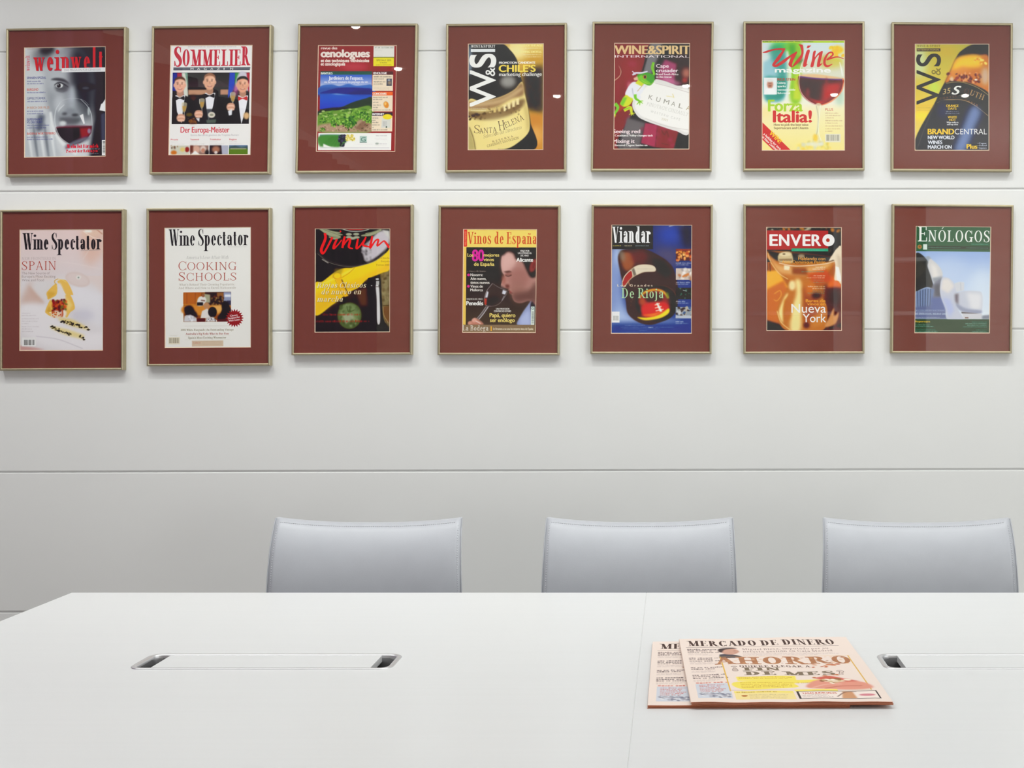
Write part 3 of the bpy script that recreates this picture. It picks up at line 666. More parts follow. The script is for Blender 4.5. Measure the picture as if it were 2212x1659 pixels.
    c.p([(330, 1240), (420, 1280), (330, 1276)], (238, 236, 232), 3); c.specks((480, 1155, 550, 1225), 60, (7, 11), [(44, 34, 66), (30, 22, 48), (84, 76, 110)], 1); c.specks((500, 1215, 540, 1265), 20, (7, 11), [(44, 34, 66), (30, 22, 48)], 1); c.specks((552, 1150, 640, 1210), 50, (7, 10), [(220, 200, 90), (196, 176, 60), (240, 226, 150)], 1)
    c.r(690, 1164, 760, 1230, (176, 200, 190)); c.t('G', 702, 1218, 40, (80, 120, 110), x1=750); c.r(690, 1224, 760, 1232, (120, 140, 134)); c.tiny(660, 820, 1250, 7, (200, 200, 196), .5)
    c.tiny(850, 960, 1166, 9, (150, 150, 150)); c.tiny(836, 960, 1190, 8, (196, 196, 196), .6); c.tiny(846, 960, 1204, 7, (196, 196, 196), .6); c.tiny(886, 962, 1246, 11, (150, 150, 160), .7); c.e(862, 1240, 18, 9, (160, 170, 160), 3); c.tiny(842, 960, 1262, 7, (196, 196, 196), .5); c.l([(296, 1282), (985, 1282)], 5, (190, 190, 196), 2)
    return c

def cover_bottle_with_cream_label():      # dark bottle with a cream label on gold
    c = Canvas(284, 254, 1031, 1306, (206, 160, 60))
    c.g(700, 254, 1031, 420, (232, 212, 120), (200, 150, 50)); c.e(760, 330, 110, 90, (240, 226, 160), 40)
    c.p([(1031, 470), (880, 500), (820, 560), (850, 900), (1031, 950)], (46, 36, 26), 30); c.specks((850, 600, 1020, 900), 60, (6, 18), [(80, 70, 54), (30, 24, 18), (110, 100, 80)], 8, .4)
    c.p([(860, 940), (1031, 950), (1031, 1306), (900, 1306)], (204, 136, 52), 22); c.e(960, 1160, 60, 90, (226, 170, 90), 30)
    c.p([(284, 254), (600, 254), (700, 320), (768, 420), (800, 560), (820, 640), (880, 900), (905, 1040), (930, 1306), (284, 1306)], (24, 20, 18), 3)
    c.e(300, 420, 30, 160, (140, 160, 180), 16, .8); c.e(680, 630, 84, 66, (150, 148, 142), 24); c.e(540, 440, 60, 160, (40, 36, 32), 30)
    c.p([(284, 830), (420, 822), (600, 780), (740, 710), (815, 630), (840, 720), (880, 900), (898, 1060), (880, 1140), (800, 1220), (680, 1290), (500, 1306), (284, 1306)], (232, 214, 140), 3)
    c.p([(284, 830), (420, 826), (600, 786), (740, 716), (815, 640), (832, 760), (700, 800), (560, 880), (400, 900), (284, 890)], (150, 112, 74), 12); c.p([(300, 845), (600, 800), (800, 690), (815, 720), (620, 840), (320, 880)], (196, 166, 120), 12)
    c.p([(284, 920), (440, 930), (640, 880), (830, 800), (830, 870), (700, 960), (540, 1004), (380, 1000), (284, 960)], (120, 90, 56), 12, .9)
    for x, y in ((650, 890), (690, 870), (735, 850), (775, 830)): c.p([(x - 15, y - 30), (x + 14, y - 38), (x + 16, y + 26), (x - 12, y + 34)], (236, 220, 166), 4)
    for x, y in ((505, 920), (550, 915), (595, 905)): c.p([(x - 12, y - 22), (x + 12, y - 24), (x + 12, y + 18), (x - 12, y + 20)], (214, 190, 120), 4)
    c.specks((290, 940, 460, 1000), 26, (6, 14), [(60, 40, 24), (90, 66, 36)], 3); c.specks((480, 860, 800, 960), 40, (4, 10), [(90, 64, 40), (170, 140, 90), (60, 44, 30)], 4, .7)
    c.p([(284, 1060), (320, 1120), (350, 1230), (362, 1306), (284, 1306)], (150, 136, 86), 14, .6); c.l([(300, 1080), (340, 1190), (360, 1300)], 5, (90, 70, 40), 3)
    c.e(620, 1080, 200, 100, (244, 230, 166), 50, .6); c.p([(820, 800), (880, 900), (898, 1060), (870, 1140), (860, 1000)], (190, 166, 100), 14, .6)
    D_ = (70, 48, 36)
    c.t('S', 345, 1136, 78, D_, x1=398, f='s', S=.07, T=.035, rot=2); c.t('ANTA', 400, 1142, 52, D_, x1=572, f='s', S=.09, T=.04, rot=-4, xs=.9)
    c.t('H', 596, 1112, 92, D_, x1=655, f='s', S=.08, T=.035, rot=-10); c.t('ELENA', 660, 1088, 56, D_, x1=860, f='s', S=.08, T=.04, rot=-24, xs=.9)
    c.t('Selección del Directorio', 440, 1190, 36, (110, 84, 60), x1=830, f='s', S=.06, T=.03, it=.35, rot=-14)
    c.t('RESERVA', 530, 1232, 18, (120, 94, 66), x1=740, f='s', rot=-15, sp=.3); c.t('CABERNET SAUVIGNON', 478, 1278, 24, (100, 74, 50), x1=800, f='s', rot=-15, S=.1, T=.05)
    c.tiny(580, 640, 1300, 10, (120, 96, 60), .7)
    # masthead turned on its side
    c.t('WINE&SPIRIT', 312, 292, 24, WH, x1=552, f='s', S=.22, T=.1)
    c.r(312, 306, 552, 336, (232, 236, 236)); c.tiny(330, 540, 325, 8, (200, 206, 206), .6)
    c.t('W', 550, 876, 240, WH, x1=550 + 360, rot=-90, bold=.035); c.t('S', 550, 490, 240, WH, x1=550 + 136, rot=-90, bold=.045); c.t('&', 550, 574, 92, WH, x1=550 + 84, rot=-90, bold=.02)
    c.tiny(312, 470, 896, 10, WH); c.tiny(312, 470, 916, 10, WH); c.tiny(310, 440, 944, 8, (200, 190, 170), .5)
    Y_ = (236, 212, 90)
    c.t('SPIRITS OF THE AGE', 764, 284, 20, (240, 226, 150), x1=1012, bold=.08); c.tiny(846, 1010, 304, 10, WH, .8)
    c.t('SIPPING DISTELL', 794, 346, 20, (240, 226, 150), x1=1012, bold=.08)
    for y, x in ((368, 830), (390, 850)): c.tiny(x, 1010, y, 10, WH, .7)
    c.t('PROMOTION CANDIDATE', 592, 454, 22, WH, x1=948, bold=.07)
    c.t('CHILE’S', 592, 532, 66, Y_, x1=948, bold=.07, grow=2); c.t('marketing challenge', 592, 574, 36, WH, x1=1012, bold=.03)
    return c

def cover_green_lizard_label():           # maroon cover, green lizard climbing a white label
    c = Canvas(290, 294, 1034, 1342, (132, 28, 44))
    c.e(450, 560, 120, 180, (150, 36, 52), 60); c.e(330, 760, 10, 120, (180, 70, 80), 12, .5); c.e(440, 710, 20, 40, (206, 120, 130), 14, .8); c.e(470, 500, 40, 30, (170, 70, 80), 16, .6)
    c.p([(650, 294), (1034, 294), (1034, 1342), (350, 1342), (460, 1000), (560, 700)], (46, 40, 42), 3)
    c.p([(650, 294), (760, 294), (640, 640), (560, 720), (450, 1010), (420, 1180), (360, 1342), (340, 1342), (440, 1000), (560, 620)], (120, 118, 122), 12); c.p([(650, 320), (600, 450), (540, 640), (555, 640)], (30, 24, 26), 5)
    c.p([(420, 1030), (600, 1080), (540, 1342), (370, 1342)], (104, 98, 100), 12)
    c.e(960, 520, 120, 200, (60, 30, 34), 50); c.e(1000, 590, 40, 50, (196, 120, 100), 18, .9); c.e(985, 660, 26, 26, (176, 50, 50), 12)
    c.p([(790, 455), (905, 500), (880, 700), (700, 650), (740, 540)], (176, 74, 116), 10, .9); c.p([(790, 620), (960, 690), (900, 720), (760, 670)], (206, 120, 160), 14, .7)
    c.p([(600, 1080), (720, 1100), (700, 1320), (560, 1280)], (166, 54, 84), 5); c.p([(720, 1100), (930, 1160), (880, 1342), (700, 1320)], (136, 30, 52), 5)
    c.specks((570, 1120, 880, 1310), 26, (10, 26), [(150, 40, 66), (180, 70, 96)], 8, .5); c.l([(760, 1150), (790, 1200), (810, 1160), (830, 1220)], 12, (110, 16, 36), 4); c.l([(760, 1280), (830, 1300)], 6, (100, 14, 30), 2)
    c.l([(335, 515), (358, 570), (345, 620), (290, 668)], [3, 7, 8, 8], (206, 180, 140), 1); c.l([(345, 515), (366, 575), (350, 630)], 4, (80, 14, 26), 3, .7)
    # the big oval label
    c.p([(470, 900), (520, 780), (600, 690), (690, 650), (790, 668), (900, 710), (1034, 760), (1034, 1176), (900, 1160), (740, 1110), (600, 1060), (520, 1010)], (222, 220, 216), 2)
    c.p([(496, 900), (545, 800), (612, 724), (690, 686), (900, 742), (1034, 786), (1034, 1150), (900, 1130), (600, 1032), (530, 980)], (236, 234, 230), 4)
    c.l([(696, 690), (840, 726), (1034, 784)], 4, (190, 180, 176), 2); c.l([(600, 1036), (800, 1110), (1034, 1152)], 4, (196, 190, 184), 2)
    G_ = (150, 146, 136)
    for i, ch in enumerate('KUMALA'): c.t(ch, 628 + i * 74, 846 + i * 21, 44, G_ if i < 5 else (170, 150, 110), x1=628 + i * 74 + (40 if ch != 'M' else 54), rot=14)
    c.t('PINOTAGE CINSAULT', 612, 908, 34, (190, 188, 180), x1=1030, f='s', S=.06, T=.04, rot=15, xs=.8)
    c.t('WESTERN CAPE', 650, 976, 22, (200, 198, 192), x1=950, sp=.45, rot=16); c.t('2003', 756, 1052, 22, (206, 200, 180), x1=822, rot=12)
    c.l([(806, 816), (870, 826), (884, 832)], 4, (220, 206, 120), 1); c.l([(866, 794), (878, 826)], 5, (220, 200, 110), 1)
    # lizard with a white shirt
    L1, L2, L3 = (120, 196, 30), (70, 158, 30), (206, 214, 40)
    c.l([(660, 640), (684, 600), (664, 540), (678, 484)], [24, 24, 22, 26], L1, 1); c.l([(670, 620), (682, 560), (676, 500)], 6, (160, 220, 70), 2)
    c.l([(690, 610), (690, 660)], 8, (60, 20, 30), 4)
    c.l([(545, 850), (470, 800), (540, 730), (560, 680)], [60, 90, 90, 80], (226, 226, 232), 3); c.p([(400, 790), (470, 680), (560, 700), (580, 760), (500, 850), (440, 840)], (228, 228, 234), 3); c.l([(470, 740), (480, 800), (500, 840)], 6, (170, 174, 190), 4)
    c.p([(500, 690), (530, 650), (590, 690), (560, 720)], L3, 3); c.l([(580, 700), (520, 770)], 6, (196, 170, 120), 1)
    c.p([(350, 900), (400, 810), (450, 830), (478, 850), (440, 910), (380, 925)], L3, 3); c.p([(350, 900), (380, 830), (420, 830), (380, 915)], L1, 5)
    c.p([(340, 890), (385, 925), (400, 930), (345, 970), (318, 978)], (176, 62, 30), 3)
    c.l([(300, 890), (330, 930), (300, 990), (292, 1010)], [40, 30, 22, 20], L1, 2); c.l([(390, 960), (450, 930), (465, 980), (470, 1000)], [30, 34, 22, 16], L3, 2); c.l([(385, 950), (450, 930)], 10, L1, 3)
    for a, b in ((440, 1000), (462, 1012), (486, 1006), (500, 985)): c.l([(470, 985), (a, b)], [10, 5], L3, 1)
    for a, b in ((290, 1036), (305, 1026), (312, 1008)): c.l([(298, 995), (a, b)], [10, 6], L3, 1)
    c.l([(500, 800), (505, 840), (545, 868)], [26, 24, 16], L1, 1)
    for a, b in ((515, 900), (545, 908), (574, 890), (578, 864)): c.l([(545, 868), (a, b)], [12, 5], L1, 1)
    c.p([(510, 640), (530, 600), (600, 584), (670, 604), (690, 640), (672, 690), (640, 712), (600, 700), (560, 670)], L2, 2, 1, 1); c.p([(520, 640), (560, 610), (600, 650), (650, 690), (600, 700), (545, 668)], L1, 4)
    c.l([(560, 660), (610, 690), (650, 700), (676, 680)], 5, (176, 206, 90), 1); c.e(592, 628, 18, 20, (196, 120, 50), 2); c.e(594, 628, 9, 14, (30, 16, 10), 2)
    c.p([(480, 640), (520, 620), (530, 660), (490, 664)], (220, 180, 150), 3)
    c.l([(470, 610), (500, 590), (560, 588), (620, 574)], [16, 18, 18, 12], (214, 214, 226), 2); c.l([(468, 572), (500, 600), (480, 606)], 10, (206, 206, 220), 2)
    # lettering
    c.tiny(296, 650, 304, 8, (226, 206, 190)); c.tiny(920, 1030, 304, 8, WH)
    c.t('WINE&SPIRIT', 296, 404, 86, (226, 196, 140), x1=1034, bold=.06, sp=-.02)
    c.t('INTERNATIONAL', 298, 438, 24, (236, 224, 226), x1=1028, bold=.04)
    c.t('Cape', 704, 536, 34, (232, 212, 218), x1=826, bold=.06, grow=1); c.t('crusader', 704, 580, 34, (232, 222, 226), x1=918, bold=.06, grow=1)
    c.t('Brand South Africa', 702, 610, 19, WH, x1=922, bold=.06); c.t('to the rescue', 702, 636, 19, WH, x1=856, bold=.06)
    c.t('Seeing red', 284, 1182, 36, (238, 220, 222), x1=550, bold=.06, grow=1); c.t('Casablanca Valley changes tack', 304, 1214, 20, WH, x1=676, bold=.05)
    c.t('Mixing it', 284, 1278, 36, (238, 220, 222), x1=496, bold=.06, grow=1); c.t('Battered Cognac battles on', 304, 1310, 20, WH, x1=622, bold=.05)
    return c

def cover_big_red_glass():                # bright cover with a big glass of red wine
    c = Canvas(260, 266, 1081, 1356, (222, 226, 222))
    c.g(260, 290, 1081, 900, (206, 220, 222), (232, 232, 214)); c.g(260, 900, 1081, 1356, (238, 230, 190), (236, 222, 140))
    c.r(260, 880, 1081, 920, (234, 230, 208), 20)
    c.e(440, 330, 90, 60, (70, 190, 90), 26); c.e(560, 340, 90, 70, (110, 196, 60), 22); c.p([(540, 292), (640, 292), (650, 500), (640, 860), (545, 860), (530, 500)], (140, 196, 30), 16); c.p([(590, 600), (640, 600), (640, 850), (570, 850)], (206, 214, 20), 12, .8)
    c.p([(530, 300), (590, 300), (600, 440), (540, 460)], (60, 160, 60), 16, .8); c.e(640, 470, 30, 40, (60, 90, 30), 14, .7)
    c.p([(275, 520), (300, 470), (480, 380), (500, 560), (498, 800), (440, 870), (330, 870), (275, 800)], (150, 196, 206), 12); c.p([(330, 360), (470, 340), (500, 520), (490, 760), (400, 860), (420, 600)], (30, 140, 120), 22, .75); c.p([(290, 640), (410, 630), (500, 650), (480, 820), (380, 860), (300, 850)], (30, 140, 120), 16, .8)
    c.l([(510, 370), (540, 600), (500, 850)], [16, 24, 16], (226, 232, 228), 8)
    c.e(1010, 360, 60, 40, (244, 200, 20), 14); c.e(960, 480, 110, 60, (206, 196, 60), 26); c.e(880, 470, 60, 60, (190, 170, 70), 26, .8); c.specks((940, 330, 1070, 420), 14, (12, 22), [(248, 206, 20), (240, 190, 30)], 4)
    c.e(1030, 830, 40, 80, (150, 196, 170), 24, .6); c.e(300, 980, 60, 60, (240, 214, 140), 26, .6)
    # glass
    c.p([(660, 480), (1050, 480), (1072, 620), (1040, 780), (930, 870), (840, 900), (790, 900), (700, 850), (640, 760), (630, 620)], (206, 196, 150), 6, .35)
    c.p([(632, 615), (760, 626), (1060, 650), (1062, 700), (1030, 790), (930, 870), (850, 904), (800, 904), (700, 850), (640, 770), (630, 680)], (110, 18, 30), 3)
    c.p([(640, 640), (850, 655), (1040, 665), (1020, 720), (870, 690), (820, 860), (740, 840), (650, 740)], (66, 14, 28), 18); c.p([(880, 700), (1050, 680), (1020, 780), (900, 860), (860, 880)], (186, 24, 34), 18); c.p([(700, 830), (830, 902), (960, 850), (880, 870), (800, 860)], (196, 60, 30), 10)
    c.p([(632, 612), (800, 600), (1058, 640), (1060, 656), (900, 648), (700, 632)], (226, 190, 140), 4); c.l([(634, 625), (760, 640), (900, 650), (1058, 654)], 12, (90, 50, 130), 4)
    c.e(715, 780, 20, 46, (150, 60, 70), 10, .7); c.e(900, 690, 12, 60, (150, 40, 50), 8, .6)
    c.l([(640, 600), (628, 680), (650, 780), (720, 860), (800, 905)], 6, (232, 190, 180), 2); c.l([(1062, 640), (1066, 700), (1040, 780), (950, 866), (850, 906)], 8, (236, 120, 60), 3); c.l([(1030, 480), (1050, 560), (1058, 620)], [6, 12, 8], (236, 238, 232), 3); c.l([(665, 470), (640, 560), (634, 620)], [4, 8, 6], (236, 238, 232), 2)
    c.p([(792, 900), (850, 900), (830, 1000), (818, 1180), (845, 1260), (760, 1260), (790, 1180), (808, 1040)], (226, 222, 186), 4, .8); c.l([(800, 910), (820, 1040), (806, 1180), (770, 1250)], 5, (180, 176, 140), 2); c.l([(840, 910), (826, 1040), (824, 1180), (850, 1260)], 4, (250, 250, 240), 1)
    c.e(790, 1230, 24, 40, (236, 200, 70), 8); c.e(760, 1310, 160, 30, (236, 214, 90), 14, .8); c.specks((620, 1275, 940, 1350), 40, (8, 26), [(240, 206, 70), (214, 214, 190), (236, 226, 140), (206, 190, 90)], 6, .8); c.e(780, 1290, 90, 22, (226, 228, 216), 8, .8)
    # lettering
    c.r(260, 266, 1081, 290, (180, 214, 30)); c.t('HOME OF THE INTERNATIONAL WINE CHALLENGE', 266, 284, 14, (90, 110, 40), x1=768, bold=.05); c.tiny(960, 1070, 284, 9, (120, 140, 40))
    RD = (206, 34, 28)
    c.p([(268, 386), (330, 362), (420, 344), (490, 346), (494, 352), (440, 450), (396, 500), (410, 500), (500, 440), (590, 384), (610, 384), (570, 470), (560, 524), (590, 480), (650, 400), (640, 330), (624, 306), (650, 308), (668, 320), (672, 400), (640, 470), (570, 528), (545, 528), (524, 500), (550, 430), (480, 490), (410, 528), (376, 526), (366, 500), (420, 420), (460, 366), (380, 366), (310, 388)], RD, 0)
    c.p([(704, 372), (735, 366), (716, 440), (704, 500), (716, 500), (690, 526), (670, 524), (672, 490)], RD); c.p([(712, 318), (750, 316), (724, 342), (704, 344)], RD)
    c.p([(770, 380), (794, 372), (785, 430), (820, 392), (862, 372), (852, 430), (838, 496), (862, 490), (830, 526), (806, 524), (812, 470), (826, 410), (790, 450), (770, 524), (742, 524), (756, 460)], RD)
    c.l([(900, 458), (1000, 430), (1072, 448)], [16, 12, 4], RD); c.l([(905, 455), (962, 410), (950, 384), (915, 398), (885, 450), (882, 500), (910, 522), (958, 500)], [12, 16, 14, 16, 22, 24, 20, 6], RD)
    c.t('magazine', 392, 582, 46, WH, x1=940, bold=.07, grow=2, sy=1)
    c.r(280, 634, 410, 800, (226, 230, 230)); c.e(342, 700, 30, 44, (190, 130, 106), 5); c.e(342, 664, 34, 16, (220, 220, 216), 5); c.e(342, 715, 14, 8, (140, 84, 70), 4); c.p([(290, 800), (300, 750), (342, 738), (384, 750), (400, 800)], (240, 242, 242), 5); c.l([(330, 690), (354, 690)], 5, (110, 70, 60), 3)
    c.t('RICK STEIN', 416, 664, 24, (186, 62, 40), x1=590, bold=.05)
    for y, s, x1 in ((696, 'Celebrity', 496), (728, 'sparks', 496), (762, 'sustainable', 592), (796, 'fish revival', 540)): c.t(s, 416, y, 20, WH, x1=x1, bold=.06)
    c.t('Forza', 326, 966, 112, (168, 204, 30), x1=660, bold=.05, grow=2); c.t('Italia!', 376, 1074, 112, (204, 30, 26), x1=750, bold=.06, grow=3)
    c.t('How to pick the best value', 380, 1110, 22, (120, 96, 60), x1=720, bold=.03); c.t('Supertuscans and Chiantis', 380, 1142, 22, (120, 96, 60), x1=720, bold=.03)
    c.t('PLUS', 888, 962, 26, (196, 84, 66), x1=966)
    for y, x1 in ((990, 1020), (1014, 1040), (1036, 976), (1064, 1056), (1088, 1016), (1116, 1060), (1144, 1040), (1168, 966)): c.tiny(888, x1, y, 11, (170, 130, 90), .7)
    c.barcode(888, 1190, 1040, 1272, (120, 120, 110), (226, 222, 200))
    c.p([(260, 1070), (552, 1356), (440, 1356), (260, 1200)], (206, 30, 22)); c.p([(260, 1200), (440, 1356), (380, 1356), (260, 1240)], (206, 30, 22))
    c.t('WIN!', 330, 1190, 44, (248, 200, 30), x1=330 + 140, rot=43, bold=.06); c.t('a holiday for two', 274, 1196, 24, WH, x1=274 + 225, rot=43, bold=.06); c.t('in New Zealand', 262, 1226, 24, WH, x1=262 + 190, rot=43, bold=.06)
    return c

def cover_gold_bottle_shoulder():         # yellow-gold cover, dark bottle shoulder
    c = Canvas(284, 300, 1021, 1356, (226, 186, 60))
    c.g(284, 300, 1021, 900, (190, 180, 70), (226, 196, 70)); c.g(284, 900, 700, 1356, (226, 190, 60), (232, 214, 120)); c.e(330, 480, 70, 160, (206, 226, 190), 40, .8); c.e(480, 730, 60, 70, (196, 220, 80), 30); c.e(360, 1010, 90, 40, (250, 220, 50), 26); c.e(600, 380, 120, 60, (206, 176, 60), 40)
    c.p([(1021, 300), (860, 310), (760, 360), (690, 440), (600, 640), (500, 850), (300, 1356), (1021, 1356)], (30, 26, 32), 4)
    c.p([(1021, 300), (870, 308), (780, 350), (720, 410), (860, 390), (1021, 440)], (22, 14, 12), 6)
    c.p([(690, 450), (800, 410), (920, 408), (1021, 440), (1021, 800), (940, 740), (780, 680), (590, 690), (640, 560)], (206, 120, 40), 8)
    c.p([(700, 450), (810, 415), (930, 425), (940, 520), (800, 540), (650, 580)], (246, 200, 50), 20); c.p([(640, 560), (760, 520), (860, 560), (700, 620), (610, 670)], (222, 140, 60), 14, .8); c.specks((610, 590, 940, 690), 70, (8, 20), [(150, 60, 30), (206, 110, 60), (110, 44, 30), (226, 160, 110), (90, 30, 24)], 4, .9); c.e(980, 620, 40, 90, (206, 190, 176), 20, .8); c.specks((860, 440, 1000, 500), 20, (6, 14), [(226, 140, 40), (250, 220, 110)], 4); c.e(890, 655, 16, 8, (250, 250, 250), 3); c.e(650, 650, 20, 26, (226, 206, 180), 6, .8)
    c.p([(590, 690), (760, 676), (900, 720), (1021, 800), (1021, 1006), (900, 900), (780, 860), (620, 850), (500, 884)], (30, 28, 30), 3)
    for o, w in ((0, 4), (0, 4)): pass
    c.l([(594, 690), (680, 678), (770, 684), (900, 730), (1021, 812)], 5, (206, 180, 110), 1); c.l([(505, 884), (560, 858), (640, 852), (770, 858), (880, 910), (1010, 1010)], 6, (206, 170, 120), 1)
    c.p([(500, 900), (640, 866), (770, 870), (1010, 1030), (1021, 1356), (310, 1356)], (26, 32, 54), 5); c.p([(850, 920), (940, 970), (880, 1120), (780, 1356), (680, 1356), (740, 1180)], (110, 130, 176), 26); c.e(560, 960, 40, 70, (44, 56, 86), 26)
    c.l([(480, 900), (400, 1090), (300, 1356)], 8, (150, 130, 80), 5, .7)
    c.t('35', 562, 800, 50, (206, 180, 120), x1=650, f='n', it=.3, rot=-12); c.t('S', 652, 800, 84, (238, 238, 230), x1=742, it=.35, bold=.05); c.t('O', 770, 790, 56, (90, 56, 40), x1=816, f='s', rot=12); c.t('UTH', 824, 802, 54, (190, 150, 96), x1=970, f='s', S=.14, T=.06, rot=22)
    c.t('CORTES', 530, 850, 16, (150, 96, 60), x1=700, rot=-8, sp=.5); c.t('CABER', 776, 856, 18, (170, 120, 76), x1=920, rot=26, sp=.4); c.p([(760, 798), (796, 792), (800, 806), (768, 812)], (250, 250, 250), 1)  # last white fleck: a ceiling spot's glint painted into the print
    K_ = (50, 30, 22)
    c.t('WINE & SPIRIT', 306, 330, 20, (110, 90, 30), x1=536, f='s', S=.14, T=.07); c.r(304, 345, 538, 374, (60, 40, 26)); c.t('INTERNATIONAL', 312, 367, 16, (200, 180, 90), x1=530, bold=.04)
    c.t('W', 536, 900, 230, K_, x1=536 + 340, rot=-90, bold=.015); c.t('S', 536, 522, 230, K_, x1=536 + 126, rot=-90, bold=.02); c.t('&', 540, 610, 92, (130, 116, 40), x1=540 + 74, rot=-90)
    c.tiny(308, 465, 936, 7, (150, 120, 50), .6); c.tiny(308, 455, 958, 7, (150, 120, 50), .6)
    Y_ = (236, 196, 50)
    for y, s, x0, x1, col, h in ((924, 'ORANGE', 596, 718, Y_, 24), (950, 'DAYS', 614, 696, Y_, 22), (1036, 'WHITE', 612, 702, Y_, 22), (1062, 'HOT', 626, 690, Y_, 22), (1084, 'Why vodka is', 600, 716, WH, 16), (1104, 'still top shot', 604, 712, WH, 16)):
        c.t(s, x0, y, h, col, x1=x1, bold=.06)
    c.tiny(594, 722, 974, 12, WH); c.tiny(588, 726, 993, 12, WH)
    c.t('BRAND', 416, 1194, 54, Y_, x1=672, bold=.07, grow=1); c.t('CENTRAL', 680, 1194, 54, WH, x1=998)
    for y, s, x1 in ((1242, 'NEW WORLD', 676), (1290, 'WINES', 556), (1336, 'MARCH ON', 648)): c.t(s, 416, y, 34, (226, 230, 240), x1=x1, bold=.06, grow=1)
    c.t('Plus', 800, 1336, 44, Y_, x1=902, bold=.07, grow=1)
    for y, s in ((1290, '• Cognac'), (1312, '• Ireland'), (1336, '• Liqueurs')): c.t(s, 908, y, 15, (210, 214, 226), x1=995, bold=.04)
    return c
def cover_plated_tapas():                 # pale cover: plated food, black condensed serif masthead
    c = Canvas(192, 252, 998, 1420, (222, 208, 204))
    c.g(192, 252, 998, 700, (226, 204, 200), (220, 210, 210)); c.p([(192, 740), (420, 760), (620, 700), (998, 880), (998, 1420), (192, 1420)], (222, 218, 220), 24)
    c.p([(192, 960), (280, 760), (330, 780), (420, 960), (230, 1000)], (206, 174, 160), 26, .8); c.p([(270, 800), (420, 720), (560, 800), (430, 960)], (220, 216, 216), 20); c.l([(280, 800), (330, 880), (420, 960)], [20, 40, 20], (206, 176, 162), 14)
    c.p([(192, 1000), (300, 960), (470, 1020), (600, 1160), (900, 1250), (998, 1240), (998, 1400), (500, 1400), (250, 1260), (192, 1200)], (232, 228, 230), 26); c.p([(700, 780), (998, 890), (998, 1200), (800, 1120), (700, 960)], (226, 224, 228), 20); c.e(800, 1080, 110, 60, (200, 198, 210), 30, .7)
    c.p([(192, 1370), (340, 1390), (440, 1410), (192, 1420)], (206, 160, 154), 8); c.l([(350, 1280), (560, 1310), (800, 1400)], 5, (196, 190, 196), 4)
    c.p([(780, 252), (998, 252), (998, 480), (860, 620), (800, 500)], (220, 180, 160), 40, .7); c.e(880, 290, 90, 40, (226, 196, 176), 16); c.e(850, 270, 40, 14, (244, 238, 230), 6); c.l([(800, 270), (900, 330), (990, 350)], 5, (240, 226, 214), 2); c.l([(930, 252), (990, 300)], 8, (176, 110, 80), 4, .7)
    c.e(750, 735, 120, 66, (214, 196, 190), 6, 1, 16); c.e(750, 735, 108, 56, (220, 206, 202), 8, 1, 16); c.e(758, 715, 22, 18, (232, 232, 226), 6); c.e(758, 716, 8, 8, (130, 140, 130), 4); c.l([(800, 540), (840, 480), (870, 420)], 4, (226, 216, 212), 4); c.l([(560, 560), (760, 590), (998, 640)], 5, (232, 220, 216), 5, .8)
    # crisps and filling
    A1, A2, A3 = (232, 190, 96), (214, 166, 70), (244, 212, 130)
    c.p([(455, 855), (535, 775), (552, 800), (546, 880), (470, 925), (458, 900)], A1, 2); c.p([(455, 855), (500, 850), (540, 870), (470, 925)], A2, 8, .7)
    c.p([(556, 750), (640, 745), (705, 870), (690, 884), (640, 880), (590, 800)], A1, 2); c.l([(552, 800), (530, 760), (550, 732), (600, 738), (640, 760)], 7, A3, 1); c.l([(545, 790), (525, 750), (560, 726)], 4, (190, 140, 60), 1)
    c.p([(630, 885), (680, 885), (724, 1005), (680, 1050), (640, 1100), (600, 1000), (620, 930)], A1, 2); c.p([(640, 900), (700, 980), (660, 1040)], A3, 8)
    c.p([(490, 920), (440, 1030), (450, 1062), (500, 1085), (520, 1000), (505, 940)], A1, 2); c.p([(450, 1040), (480, 980), (500, 1060)], A2, 7)
    c.p([(575, 765), (630, 885), (625, 935), (560, 940), (480, 925), (548, 885)], (226, 222, 222), 6)
    c.e(570, 985, 66, 52, (176, 60, 30), 6); c.specks((510, 930, 640, 1040), 50, (8, 20), [(206, 84, 40), (140, 36, 24), (226, 120, 60), (90, 30, 24), (120, 110, 50)], 3); c.p([(505, 935), (525, 925), (530, 970), (512, 975)], (150, 30, 30), 3)
    c.e(540, 1070, 50, 30, (226, 206, 176), 8); c.specks((480, 1050, 600, 1100), 26, (5, 11), [(206, 110, 60), (236, 214, 180), (196, 70, 40)], 2); c.e(618, 1060, 26, 34, (236, 226, 214), 6); c.l([(600, 1020), (606, 1070), (596, 1095)], 12, (190, 80, 40), 3)
    c.l([(570, 1110), (690, 1150), (850, 1210)], [22, 60, 20], (226, 206, 140), 10); c.l([(490, 1190), (640, 1240), (810, 1290)], [20, 54, 40], (230, 212, 150), 10)
    for (x0, y0, x1, y1, n) in ((590, 1130, 865, 1212, 46), (485, 1188, 700, 1270, 34), (765, 1275, 812, 1305, 9)):
        for _ in range(n):
            t = c.rng.uniform(0, 1); x = x0 + (x1 - x0) * t; y = y0 + (y1 - y0) * t + c.rng.uniform(-14, 14); c.e(x, y, c.rng.uniform(4, 12), c.rng.uniform(4, 8), [(50, 46, 26), (86, 76, 36), (30, 26, 16)][c.rng.randint(3)], 1)
    K = (18, 14, 18)
    c.t('Wine Spectator', 216, 445, 158, K, x1=980, f='s', xs=.5, S=.125, T=.022, xh=.62, sp=-.035); c.l([(780, 456), (962, 452)], 3, (150, 140, 140), 1)
    c.t('NEW FRONTIERS IN', 212, 544, 26, (176, 160, 160), x1=538, f='s', S=.08, T=.05); c.t('SPAIN', 212, 640, 82, (172, 66, 50), x1=538, f='s', S=.085, T=.035, xs=.95)
